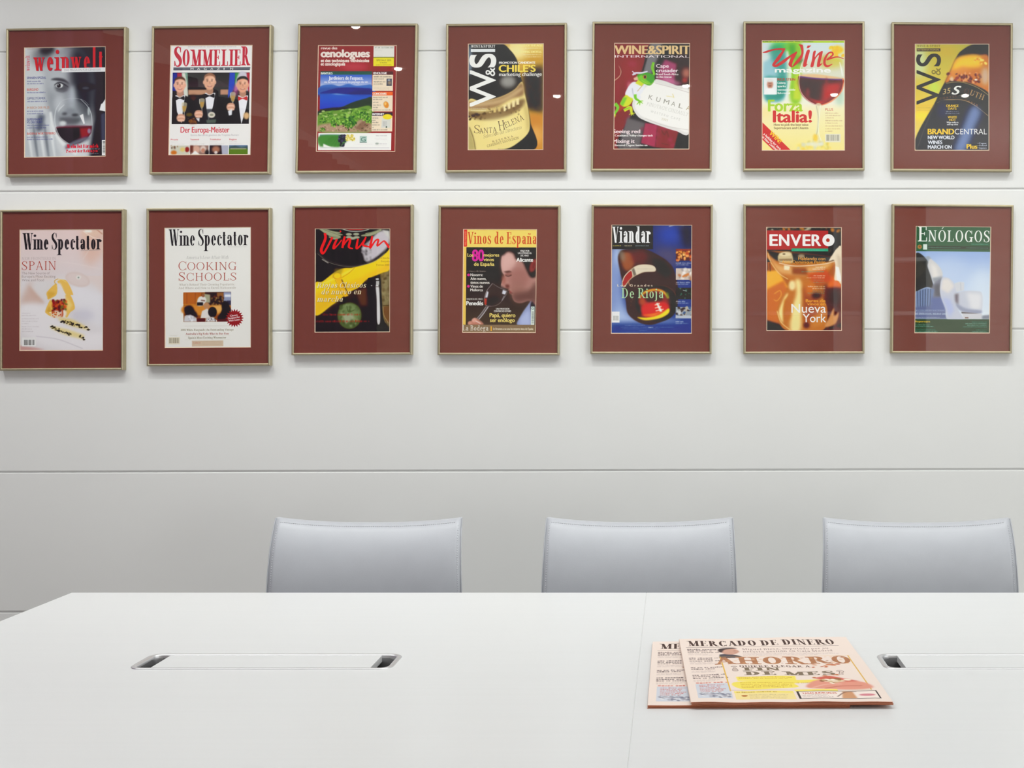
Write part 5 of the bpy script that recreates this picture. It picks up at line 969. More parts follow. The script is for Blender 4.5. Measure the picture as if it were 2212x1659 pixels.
def cover_amber_decanter():               # amber decanter and napkin, white block masthead on red
    c = Canvas(305, 306, 1048, 1326, (176, 96, 30))
    c.r(305, 306, 1048, 650, (30, 24, 18)); c.specks((310, 306, 1040, 345), 24, (10, 26), [(150, 150, 130), (90, 80, 60), (196, 190, 160), (190, 120, 40)], 6); c.specks((900, 350, 1048, 560), 16, (10, 24), [(60, 70, 30), (90, 80, 50), (30, 26, 20)], 8, .8)
    c.p([(305, 740), (420, 730), (520, 900), (305, 950)], (240, 176, 60), 8); c.p([(305, 920), (480, 830), (560, 1060), (420, 1250), (305, 1250)], (206, 110, 30), 12); c.p([(305, 1220), (430, 1260), (560, 1326), (305, 1326)], (26, 16, 16), 8)
    c.p([(880, 870), (1048, 890), (1048, 1326), (860, 1326)], (90, 40, 40), 16); c.p([(940, 780), (1048, 850), (1048, 900), (900, 900)], (226, 110, 30), 12); c.e(980, 990, 60, 80, (66, 26, 44), 24); c.specks((860, 1230, 1048, 1320), 20, (10, 26), [(50, 24, 36), (110, 50, 40)], 8)
    # decanter
    c.p([(320, 540), (980, 600), (985, 650), (900, 760), (800, 800), (780, 860), (830, 960), (900, 1080), (900, 1230), (840, 1326), (520, 1326), (430, 1240), (410, 1130), (450, 1000), (520, 900), (530, 820), (440, 760), (360, 660)], (196, 116, 50), 5)
    c.p([(322, 540), (440, 560), (600, 560), (960, 600), (960, 640), (700, 660), (480, 650), (380, 620)], (30, 24, 20), 8); c.p([(420, 620), (425, 580), (480, 552), (540, 552), (565, 590), (560, 660), (440, 650)], (206, 186, 140), 5); c.e(490, 575, 60, 20, (226, 210, 170), 5); c.e(480, 572, 14, 7, (120, 100, 70), 2); c.p([(430, 620), (560, 616), (560, 640), (434, 640)], (150, 120, 80), 4); c.e(650, 592, 36, 20, (160, 140, 110), 6)
    c.p([(330, 580), (400, 660), (480, 690), (700, 700), (900, 660), (970, 640), (860, 740), (700, 780), (520, 770), (420, 740)], (222, 166, 100), 14); c.p([(480, 680), (540, 690), (530, 730), (480, 726)], (240, 226, 190), 5); c.p([(560, 700), (700, 705), (720, 780), (560, 770)], (150, 76, 40), 12); c.l([(430, 660), (600, 690), (860, 670), (980, 640)], 8, (240, 224, 200), 4); c.l([(322, 560), (350, 650), (430, 760), (520, 820)], 8, (236, 200, 140), 4)
    c.p([(700, 760), (900, 720), (960, 830), (860, 860), (760, 850)], (206, 76, 36), 14, .8)
    c.p([(590, 830), (640, 830), (660, 960), (650, 1100), (640, 1320), (540, 1320), (560, 1100), (600, 960)], (242, 222, 150), 16); c.e(560, 880, 34, 50, (240, 220, 160), 10); c.p([(430, 1130), (480, 1000), (520, 960), (470, 1100), (470, 1240), (440, 1200)], (246, 226, 150), 9); c.p([(480, 1020), (560, 980), (540, 1200), (480, 1240)], (196, 110, 30), 14); c.p([(660, 900), (760, 900), (820, 1040), (800, 1200), (680, 1260)], (166, 80, 34), 18); c.e(740, 920, 50, 60, (216, 120, 50), 16, .8); c.e(800, 980, 50, 30, (60, 26, 36), 14)
    c.p([(760, 1180), (880, 1160), (860, 1260), (760, 1300)], (206, 130, 60), 12); c.e(700, 1270, 30, 30, (90, 30, 26), 10); c.l([(410, 1130), (450, 1240), (540, 1318)], 7, (246, 214, 140), 3); c.l([(385, 960), (440, 930), (450, 980), (410, 1030), (380, 1020)], 6, (236, 180, 90), 3)
    c.l([(310, 600), (320, 730)], 6, (60, 34, 20), 3); c.l([(340, 660), (345, 740)], 6, (60, 34, 20), 3)
    # napkin and hand
    c.p([(1048, 510), (1000, 515), (960, 570), (920, 640), (970, 630), (985, 700), (975, 820), (1010, 830), (1048, 845)], (232, 216, 190), 4); c.p([(1000, 560), (1048, 620), (1048, 800), (1010, 720)], (206, 186, 160), 12); c.p([(985, 690), (1020, 700), (1048, 840), (1000, 830)], (240, 236, 230), 4)
    c.p([(920, 1200), (970, 1100), (975, 1180), (1020, 1140), (990, 1250), (900, 1290), (880, 1270)], (216, 150, 90), 6)
    # lettering
    c.r(307, 340, 915, 530, (176, 24, 44)); c.r(554, 516, 915, 544, (40, 160, 120)); c.tiny(584, 884, 536, 11, (150, 206, 180))
    W_ = (240, 234, 232)
    x = 340
    for ch, x0, x1 in (('E', 342, 420), ('N', 436, 532), ('V', 548, 652), ('E', 668, 742), ('R', 756, 846)): c.t(ch, x0, 490, 110, W_, x1=x1 - 4, bold=.05, grow=3)
    c.e(918, 434, 60, 60, W_); c.e(912, 434, 18, 18, (176, 60, 30))
    OR = (230, 160, 60)
    for y, s, x0, h in ((630, 'Hablando con', 622, 30), (664, 'Alain Dominique Perrin', 460, 30)): c.t(s, x0, y, h, OR, x1=886, bold=.03)
    for y, x0, col in ((706, 790, WH), (724, 760, WH), (750, 652, (90, 160, 150)), (790, 766, WH), (810, 702, WH), (832, 770, (140, 160, 150)), (854, 770, (140, 160, 150)), (896, 714, WH), (916, 760, WH), (940, 760, (110, 150, 150)), (960, 710, (110, 150, 150))): c.tiny(x0, 886, y, 13, col)
    c.t('Bares de', 694, 1044, 28, OR, x1=886, bold=.06, grow=1); c.t('vinos en', 708, 1074, 26, OR, x1=886, bold=.06, grow=1)
    c.t('Nueva', 552, 1146, 84, W_, x1=892, grow=1); c.t('York', 664, 1240, 80, W_, x1=892, grow=1)
    return c

def cover_curved_metal_building():        # green cover with curved silvery building under blue sky
    c = Canvas(286, 293, 1038, 1356, (20, 90, 60))
    c.r(286, 293, 1038, 545, (20, 92, 62)); c.t('E', 308, 446, 148, WH, x1=400, f='s', S=.13, T=.05, xs=.8); c.t('NÓLOGOS', 410, 446, 112, WH, x1=1026, f='s', S=.14, T=.05, xs=.85)
    c.tiny(842, 1018, 472, 9, (206, 220, 210)); c.e(328, 500, 22, 22, (190, 130, 70), 3); c.e(328, 498, 10, 10, (120, 80, 50), 3); c.r(362, 474, 402, 528, (214, 224, 216)); c.r(410, 490, 1024, 520, (14, 60, 40)); c.tiny(414, 740, 510, 9, (200, 216, 206)); c.tiny(792, 1016, 510, 9, (190, 206, 196))
    c.g(286, 545, 1038, 1215, (150, 176, 220), (226, 234, 240)); c.e(620, 740, 200, 120, (190, 206, 230), 60, .7); c.e(960, 900, 140, 200, (214, 226, 238), 60, .7)
    c.p([(286, 575), (400, 620), (420, 660), (410, 690), (440, 780), (470, 880), (480, 915), (400, 900), (300, 945), (286, 950)], (34, 34, 34), 4); c.p([(286, 600), (360, 640), (400, 720), (340, 800), (286, 820)], (60, 58, 54), 10); c.l([(300, 610), (400, 650), (450, 830)], 5, (80, 84, 84), 3); c.l([(290, 800), (380, 840), (470, 880)], 6, (70, 66, 60), 4)
    c.p([(380, 600), (420, 590), (445, 620), (420, 660)], (150, 160, 176), 5); c.p([(410, 690), (430, 620), (470, 640), (530, 700), (560, 770), (540, 840), (480, 865), (450, 800)], (206, 204, 204), 5); c.p([(440, 660), (500, 700), (520, 800), (470, 830)], (224, 220, 216), 14); c.p([(455, 810), (560, 790), (540, 850), (480, 865)], (150, 156, 166), 8)
    c.p([(470, 870), (560, 810), (545, 880), (550, 1000), (600, 1130), (450, 1130), (440, 960)], (120, 122, 136), 8); c.p([(480, 880), (550, 860), (545, 1000), (490, 990)], (90, 90, 100), 12)
    c.p([(286, 950), (400, 905), (480, 920), (450, 1120), (286, 1120)], (110, 130, 170), 5)
    for i in range(12): c.l([(300 + i * 13, 935 - i * 2), (306 + i * 12, 1118)], 4, (40, 40, 44) if i % 2 else (150, 160, 190), 1, .8)
    c.p([(286, 1100), (450, 1080), (600, 1100), (620, 1216), (286, 1216)], (100, 110, 150), 8); c.p([(450, 1000), (590, 1000), (610, 1130), (450, 1130)], (96, 110, 160), 10)
    c.p([(556, 810), (620, 810), (690, 880), (700, 960), (680, 1000), (700, 1090), (760, 1180), (776, 1220), (616, 1220), (590, 1110), (550, 1010), (535, 920)], (196, 200, 214), 4); c.p([(560, 820), (620, 815), (680, 890), (620, 960), (545, 920)], (222, 216, 212), 12); c.p([(560, 1000), (640, 1020), (680, 1120), (640, 1200), (610, 1130)], (176, 186, 222), 16)
    c.p([(680, 860), (730, 845), (778, 850), (776, 930), (700, 950)], (206, 208, 214), 4); c.l([(740, 850), (745, 930)], 4, (170, 176, 186), 3)
    c.p([(690, 970), (760, 938), (900, 936), (955, 960), (960, 1100), (930, 1160), (780, 1145), (710, 1100), (690, 1040)], (196, 200, 212), 4); c.p([(800, 950), (955, 960), (950, 1120), (850, 1130)], (222, 222, 226), 18); c.p([(684, 970), (720, 960), (720, 1080), (690, 1040)], (110, 100, 110), 10); c.p([(700, 1060), (800, 1110), (950, 1130), (930, 1160), (780, 1145), (720, 1110)], (150, 156, 180), 9); c.p([(750, 1145), (930, 1160), (880, 1166), (760, 1160)], (70, 60, 60), 3)
    c.p([(760, 1160), (960, 1160), (960, 1216), (780, 1216)], (206, 206, 212), 4); c.r(790, 1196, 824, 1208, (120, 90, 80), 2); c.p([(960, 1180), (1038, 1170), (1038, 1216), (960, 1216)], (130, 136, 150), 6)
    c.t('IX CONGRESO NACIONAL', 290, 1140, 18, (170, 190, 214), x1=590, f='s', S=.12, T=.06); c.t('DE ENÓLOGOS, BILBAO 2001', 290, 1172, 18, (200, 216, 232), x1=606, f='s', S=.16, T=.08); c.tiny(290, 540, 1204, 9, (206, 214, 226), .7)
    c.r(286, 1218, 1038, 1348, (16, 72, 46)); c.r(286, 1348, 1038, 1356, (226, 220, 196))
    c.t('Reportajes', 294, 1248, 17, (226, 180, 50), x1=442, bold=.06)
    for y, x1 in ((1278, 442), (1294, 480)): c.tiny(292, x1, y, 9, WH, .8)
    c.tiny(292, 500, 1324, 9, (70, 150, 140), .9); c.tiny(292, 522, 1342, 10, WH, .8)
    c.tiny(862, 1012, 1248, 10, (90, 170, 160))
    for y, x0 in ((1264, 792), (1280, 812), (1296, 774)): c.tiny(x0, 1012, y, 9, WH, .8)
    c.tiny(904, 1012, 1326, 9, (90, 170, 160), .8); c.tiny(860, 1012, 1342, 9, WH, .8)
    return c

def page_salmon_newspaper():              # the newspaper's front page, 1000 x 1380
    c = Canvas(0, 0, 1000, 1380, (236, 218, 208), .9)
    K = (66, 48, 48); N = (120, 100, 100)
    c.t('MERCADO DE DINERO', 40, 190, 130, (74, 52, 46), x1=905, f='s', S=.2, T=.04, xs=.8); c.r(30, 222, 920, 227, (90, 60, 60))
    def para(x0, x1, y, n, h, col, a=.8, lead=1.7):
        for i in range(n): c.tiny(x0, x1 - c.rng.uniform(0, .25) * (x1 - x0), y + i * h * lead, h, col, a)
    for y, n in ((285, 3), (490, 3), (700, 2), (860, 3)):
        for i in range(n): c.tiny(35, 35 + [175, 150, 190][i % 3], y + i * 32, 22, K, .9)
        para(35, 190, y + n * 32 - 4, 3, 10, N, .45)
    c.r(40, 1030, 215, 1310, (206, 208, 216)); c.specks((52, 1210, 204, 1296), 60, (6, 14), [(150, 150, 160), (110, 110, 130), (230, 226, 226), (176, 170, 180)], 3, .8)
    c.tiny(45, 215, 1024, 26, (190, 74, 62), .9)
    for i in range(6): c.tiny(58, 190 - 12 * (i % 3), 1066 + i * 26, 17, (196, 84, 74), .8)
    # portrait and headline
    c.p([(205, 490), (212, 400), (250, 385), (320, 440), (345, 490)], (84, 76, 82), 3)
    c.p([(222, 300), (240, 262), (290, 255), (322, 300), (326, 345), (312, 385), (280, 412), (246, 396), (226, 350)], (206, 158, 138), 4)
    c.p([(214, 330), (214, 272), (248, 244), (300, 242), (322, 262), (290, 268), (250, 282), (236, 318), (228, 350)], (70, 54, 52), 4)
    c.l([(296, 322), (310, 324)], 5, (110, 70, 60), 2); c.l([(298, 372), (314, 370)], 4, (150, 90, 80), 2); c.l([(318, 330), (330, 350)], 5, (186, 136, 118), 2)
    c.t('Miguel Blesa, imputado por su', 350, 300, 40, (150, 124, 120), x1=850, f='s', S=.12, T=.06, xs=.9); c.t('nefasta gestión en Caja Madrid', 350, 358, 40, (150, 124, 120), x1=865, f='s', S=.12, T=.06, xs=.9)
    para(345, 900, 385, 4, 10, N, .4)
    c.r(205, 455, 945, 458, (220, 170, 90)); c.r(208, 455, 215, 1180, (226, 180, 80)); c.r(930, 455, 937, 1170, (222, 176, 90)); c.r(215, 1160, 937, 1166, (200, 170, 130))
    c.t('AHORRO', 170, 635, 165, (176, 120, 84), x1=930, f='s', S=.24, T=.1, xh=.7); c.specks((200, 480, 920, 630), 90, (5, 14), [(226, 170, 120), (150, 90, 60), (238, 214, 202)], 2, .5)
    c.t('¡', 255, 760, 110, (200, 180, 170), x1=285, f='s', out=((110, 90, 90), 2)); c.t('QUIERE LLEGAR A', 300, 700, 38, (110, 84, 76), x1=690, f='s', S=.22, T=.1)
    c.specks((680, 640, 850, 720), 10, (10, 20), [(206, 130, 90), (190, 110, 80)], 2)
    c.t('FIN', 310, 775, 66, (130, 112, 92), x1=520, f='s', S=.28, T=.12); c.t('DE MES', 310, 868, 74, (130, 112, 92), x1=800, f='s', S=.28, T=.12); c.t('?', 815, 865, 76, (220, 200, 190), x1=850, f='s', S=.3, T=.14, out=((120, 100, 90), 3))
    c.p([(262, 905), (580, 880), (575, 965), (265, 985)], (246, 220, 96), 2); c.p([(262, 1000), (700, 960), (690, 1010), (560, 1030), (555, 1110), (290, 1150)], (246, 220, 96), 2)
    for y, x1 in ((925, 560), (950, 540), (1035, 680), (1065, 545), (1095, 540), (1120, 500)): c.tiny(275, x1, y - 6, 15, (170, 130, 40), .75)
    c.p([(630, 1130), (640, 1020), (700, 960), (760, 930), (840, 970), (930, 1040), (925, 1150)], (224, 150, 130), 6); c.p([(670, 930), (760, 890), (850, 960), (900, 1000), (760, 1010)], (206, 96, 80), 8); c.l([(640, 1120), (720, 1060), (800, 1050)], 10, (236, 186, 166), 5); c.l([(700, 1140), (800, 1090), (900, 1090)], 8, (190, 104, 86), 4); c.e(770, 990, 60, 26, (226, 206, 176), 5); c.specks((700, 950, 850, 1040), 18, (10, 20), [(150, 100, 60), (206, 176, 130), (240, 226, 206)], 3); c.specks((640, 860, 860, 920), 6, (8, 16), [(190, 110, 70)], 2)
    c.r(228, 1180, 530, 1330, (240, 218, 150)); c.r(228, 1180, 530, 1212, (246, 220, 110)); c.tiny(240, 450, 1206, 17, (120, 90, 40)); c.e(275, 1265, 16, 14, (180, 110, 50)); para(300, 500, 1255, 4, 12, (170, 150, 120), .6)
    c.r(540, 1150, 760, 1185, (246, 220, 110)); c.r(545, 1185, 955, 1325, (60, 50, 50)); c.r(556, 1192, 948, 1318, (240, 224, 214)); c.t('TASAS JUDICIALES', 570, 1236, 22, (190, 80, 66), x1=745, bold=.04); para(565, 730, 1262, 3, 11, N, .6)
    c.p([(760, 1318), (780, 1195), (830, 1195), (835, 1318)], (206, 150, 110), 4); c.l([(740, 1290), (790, 1210), (850, 1200)], 5, (90, 60, 50), 2); c.e(895, 1260, 40, 20, (210, 130, 140), 4)
    return c

# ------------------------------------------------------------------ framed covers
# outer corners of each frame's face and of the window in its mat, as measured
# in the photograph (top left, top right, bottom right, bottom left)
FRAMES = [
 ('cover_red_script_portrait', 'framed black-and-white portrait of a man with wine glass under red masthead, far left',
  [(12.4, 61.3), (271.3, 57.2), (268.7, 379), (11.3, 381.2)], [(52.1, 102.5), (228.3, 99.7), (228.3, 337.8), (52.1, 340.6)]),
 ('cover_three_toasting_men', 'framed white cover with three men in dinner jackets raising glasses below red serif capitals',
  [(327.4, 56.3), (586, 53), (581.3, 375.4), (322, 376.4)], [(368.2, 97.5), (545.5, 96.9), (541.2, 334.5), (363.6, 335.2)]),
 ('cover_vineyard_by_sea', 'framed dark red cover with a blue bay and green vineyard photo and cream side boxes',
  [(643.5, 51.3), (901.3, 50.4), (896.6, 372), (637.2, 373.6)], [(686.9, 97.5), (857.3, 97.5), (853.6, 327.6), (682.7, 327.6)]),
 ('cover_bottle_with_cream_label', 'framed cover with a close-up dark bottle, cream label and white letters turned sideways',
  [(963.5, 51.3), (1224, 48.7), (1222.4, 370.4), (961.3, 372)], [(1010.8, 94.3), (1174.7, 93.6), (1173.6, 323.9), (1010.3, 324.4)]),
 ('cover_green_lizard_label', 'framed maroon cover with a green lizard climbing a big white bottle label',
  [(1279.8, 46.3), (1541.8, 46.3), (1537.4, 369), (1275.9, 369)], [(1326.9, 92.5), (1490.7, 93), (1489, 322.6), (1325.1, 322.6)]),
 ('cover_big_red_glass', 'framed bright yellow-green cover with one large glass of red wine and a red script title',
  [(1606.3, 45.6), (1867.8, 45.6), (1867.8, 367.5), (1605.6, 368.6)], [(1645.6, 86.9), (1825.1, 86.9), (1825.1, 325.2), (1645.6, 325.2)]),
 ('cover_gold_bottle_shoulder', 'framed gold cover with a dark blue bottle shoulder and dark letters turned sideways',
  [(1927, 47.4), (2188.5, 49.5), (2186.3, 370.4), (1925.9, 369)], [(1976.2, 94.5), (2137.1, 94.5), (2137.1, 325.2), (1975.8, 325.2)]),
 ('cover_plated_tapas', 'tall framed pale pink cover with a plated appetiser in yellow crisps',
  [(-1, 453.4), (266.6, 451.2), (265.4, 799.6), (-2, 801)], [(42.4, 495.8), (223.1, 495.1), (222.6, 757.2), (41.9, 757.9)]),
 ('cover_cooking_class', 'tall framed white cover with a small kitchen-class photo and a maroon starburst',
  [(315.6, 450), (583.3, 448.5), (583.3, 789.8), (316, 791.3)], [(355.3, 491.8), (542, 490.2), (542, 750.5), (355.8, 751.8)]),
 ('cover_yellow_ribbon_bottles', 'framed dark cover with a broad yellow ribbon, a bottle neck and red brush lettering',
  [(631.3, 444), (891, 441.3), (889.6, 766.4), (629, 767.5)], [(680.1, 493.6), (842.9, 493.6), (842.3, 717.6), (679.5, 718.3)]),
 ('cover_man_smelling_wine', 'framed cover with a man in profile smelling a glass of wine under a yellow band',
  [(947, 443), (1209.6, 443), (1208, 767.5), (944.8, 767)], [(1000.6, 494.5), (1160.1, 495.1), (1157.5, 719.1), (998.4, 718.7)]),
 ('cover_tilted_bottle_blue', 'framed blue cover with a tilted brown bottle showing its glowing red and yellow base',
  [(1277.8, 441.3), (1540, 441.3), (1537.4, 764.7), (1275.2, 764.7)], [(1320.8, 485.3), (1495.1, 485.8), (1494.4, 720.6), (1319.7, 720.6)]),
 ('cover_amber_decanter', 'framed amber cover with a glass decanter under white block letters on a red band',
  [(1606.3, 440.6), (1867.8, 439.8), (1867.8, 764), (1606.3, 764.7)], [(1655.1, 490.1), (1818.3, 490.8), (1818.6, 714.8), (1655.6, 714.8)]),
 ('cover_curved_metal_building', 'framed green cover with a curved silvery building under blue sky, far right of lower row',
  [(1928, 440.2), (2190.2, 442.8), (2186.3, 763.6), (1924.8, 763.2)], [(1978.4, 487.9), (2141.2, 489.7), (2138.1, 720.2), (1975.3, 719.6)]),
]
DEPTH = .021
def ring_quads(A, B, V, F):
    """quads between rectangle A and rectangle B (4 corners each), mitred"""
    for i in range(4):
        j = (i + 1) % 4; b = len(V); V += [A[i], A[j], B[j], B[i]]; F.append((b, b + 3, b + 2, b + 1))
def inset(R, o):
    out = []
    for i in range(4):
        p, a, b = R[i], R[i - 1], R[(i + 1) % 4]
        u, v = (a - p).normalized(), (b - p).normalized(); out.append(p + (u + v) * o)
    return out
def deep(R, d): return [p + Vector((0, d, 0)) for p in R]

def framed_picture(cover, label, outer, window, canvas=None):
    Yf = WALL - DEPTH
    O = [at(x, y, Yf) for x, y in outer]
    W = [at(x, y, Yf + .0065) for x, y in window]
    c = sum(O, Vector()) / 4; base = Vector((c.x, WALL, c.z))
    t = thing('framed_picture', label, 'framed picture', base, group='framed magazine covers on the panelled wall')
    loc = lambda R: [p - base for p in R]
    O, W = loc(O), loc(W)
    prof = [(0, DEPTH - .0005), (0, .0022), (.0007, .0008), (.0022, 0), (.0044, .0002), (.0058, .0012), (.0062, .0024), (.0062, .0066)]
    V, F = [], []
    for (o0, d0), (o1, d1) in zip(prof[:-1], prof[1:]): ring_quads(deep(inset(O, o0), d0), deep(inset(O, o1), d1), V, F)
    mesh('frame', V, F, 'frame_metal', t)
    V, F = [], []
    Wp = [Vector((p.x, O[0].y + .0064, p.z)) for p in W]
    ring_quads(deep(inset(O, .0055), .0064), Wp, V, F); mesh('mat_board', V, F, 'mat_board', t)
    V, F = [], []
    ring_quads(Wp, deep(inset(Wp, .0018), .0013), V, F); mesh('mat_bevel', V, F, 'mat_core', t)
    Cq = deep(Wp, .0014)
    if canvas is not None:
        m = print_mat(cover, canvas)
        o = mesh('cover_print', [Cq[0], Cq[1], Cq[2], Cq[3]], [(0, 3, 2, 1)], cover, t, uv=[(0, 1), (1, 1), (1, 0), (0, 0)])
    I = inset(O, .0058)
    A, B = deep(I, .0036), deep(I, .0052)
    mesh('glass_pane', A + B, [(0, 3, 2, 1), (4, 5, 6, 7), (0, 1, 5, 4), (1, 2, 6, 5), (2, 3, 7, 6), (3, 0, 4, 7)], 'picture_glass', t)
    A, B = deep(I, .0082), deep(I, .0145)
    mesh('backing_board', A + B, [(0, 3, 2, 1), (4, 5, 6, 7), (0, 1, 5, 4), (1, 2, 6, 5), (2, 3, 7, 6), (3, 0, 4, 7)], 'board_grey', t)
    return t
for cover, label, outer, window in FRAMES: framed_picture(cover, label, outer, window, globals()[cover]())
# two frames of the row above: only their shadows reach into the photograph
for x0, x1, y, label in ((13, 272, -19, 'framed cover hung above the upper row at the far left, only its shadow in view'), (963, 1224, -16, 'framed cover hung above the sideways white-lettered bottle cover, only its shadow in view')):
    framed_picture('plain', label, [(x0, y - 322), (x1, y - 322), (x1, y), (x0, y)], [(x0 + 45, y - 276), (x1 - 48, y - 276), (x1 - 48, y - 46), (x0 + 45, y - 46)])

# ------------------------------------------------------------------ conference table
TX0, TXS, TX1, TY0, TY1, TZ, TT = -1.2506, -.0545, 1.1416, 1.43, 2.586, .74, .028
table = thing('conference_table', 'long white conference table in the foreground with cable trays set in its top', 'table', (TXS, (TY0 + TY1) / 2, 0))
tb = Vector((TXS, (TY0 + TY1) / 2, 0))
def round_rect(cx, cy, hx, hy, r, n=6):
    P = []
    for sx, sy, a0 in ((1, -1, -90), (1, 1, 0), (-1, 1, 90), (-1, -1, 180)):
        for k in range(n + 1):
            a = math.radians(a0 + 90 * k / n); P.append((cx + sx * (hx - r) + r * math.cos(a), cy + sy * (hy - r) + r * math.sin(a)))
    return P
def slab_with_hole(name, rect, hole, z1, z0, m, parent, arris=.0007):
    bm = bmesh.new()
    x0, y0, x1, y1 = rect
    def loop(P, z): return [bm.verts.new((x, y, z)) for x, y in P]
    def ring(A, B):
        for i in range(len(A)): bm.faces.new((A[i], A[(i + 1) % len(A)], B[(i + 1) % len(A)], B[i]))
    R = lambda i: [(x0 + i, y0 + i), (x1 - i, y0 + i), (x1 - i, y1 - i), (x0 + i, y1 - i)]
    o1, o2, o3 = loop(R(arris), z1), loop(R(0), z1 - arris), loop(R(0), z0)
    h1, h2 = loop(hole, z1), loop(hole, z0)
    ring(o1[::-1], o2[::-1]); ring(o2[::-1], o3[::-1]); ring(h1, h2)
    for top, hl in ((o1, h1), (o3, h2)):
        es = [bm.edges.get((l[i], l[(i + 1) % len(l)])) or bm.edges.new((l[i], l[(i + 1) % len(l)])) for l in (top, hl) for i in range(len(l))]
        bmesh.ops.triangle_fill(bm, use_beauty=True, edges=es)
    bmesh.ops.recalc_face_normals(bm, faces=bm.faces[:])
    me = bpy.data.meshes.new(name); bm.to_mesh(me); bm.free(); me.materials.append(MATS[m])
    o = bpy.data.objects.new(name, me); COL.objects.link(o); o.parent = parent; return o
for k, (x0, x1) in enumerate(((TX0, TXS - .00025), (TXS + .00025, TX1))):
    cx, cy = (TX0 + TXS) / 2 + k * (TX1 - TXS) if k == 0 else (TXS + TX1) / 2, 2.008
    lx, ly = cx - tb.x, cy - tb.y
    hx, hy = .209, .050
    slab_with_hole('tabletop', (x0 - tb.x, TY0 - tb.y, x1 - tb.x, TY1 - tb.y), round_rect(lx, ly, hx - .004, hy - .004, .018), TZ, TZ - TT, 'table_white', table)
    # cable tray: rim, metal liner, dark floor, sliding lid
    tray = mesh('cable_tray', *(lambda P0, P1: ([(x, y, TZ - .004) for x, y in P0] + [(x, y, TZ - .055) for x, y in P1], [(i, (i + 1) % len(P0), len(P0) + (i + 1) % len(P0), len(P0) + i) for i in range(len(P0))]))(round_rect(lx, ly, hx - .009, hy - .009, .012), round_rect(lx, ly, hx - .016, hy - .014, .010)), 'liner_metal', table, smooth=True)
    rim = []
    prof = [(0, -.001), (.0004, .0008), (.002, .0017), (.005, .0019), (.0078, .0012), (.009, -.001), (.009, -.006)]
    V, F = [], []
    for o, z in prof:
        V += [(x, y, TZ + z) for x, y in round_rect(lx, ly, hx - o, hy - o, max(.004, .022 - o))]
    n = len(V) // len(prof)
    for a in range(len(prof) - 1):
        for i in range(n): j = (i + 1) % n; F.append((a * n + i, a * n + j, (a + 1) * n + j, (a + 1) * n + i))
    mesh('rim', V, F, 'aluminium', tray, smooth=True)
    box('tray_floor', (lx - hx + .012, ly - hy + .012, TZ - .058), (lx + hx - .012, ly + hy - .012, TZ - .054), 'well_black', tray)
    box('lid', (lx - .174, ly - hy + .0095, TZ - .010), (lx + .174, ly + hy - .0105, TZ + .0008), 'table_white', tray, .0006)
    box('power_strip', (lx - .16, ly - .018, TZ - .054), (lx + .185, ly + .018, TZ - .036), 'well_black', tray, .002)
box('joint_strip', (-.0012, TY0 - tb.y + .001, TZ - .02), (.0012, TY1 - tb.y - .001, TZ - .0009), 'table_edge', table)
for x in (-1.12, -.335, .30, 1.02):
    for y in (-.48, .48): box('leg', (x - .03, y - .03, 0), (x + .03, y + .03, TZ - TT), 'aluminium', table, .003)
for y in (-.48, .48): box('apron_rail', (-1.12, y - .012, TZ - TT - .06), (1.02, y + .012, TZ - TT), 'table_edge', table)

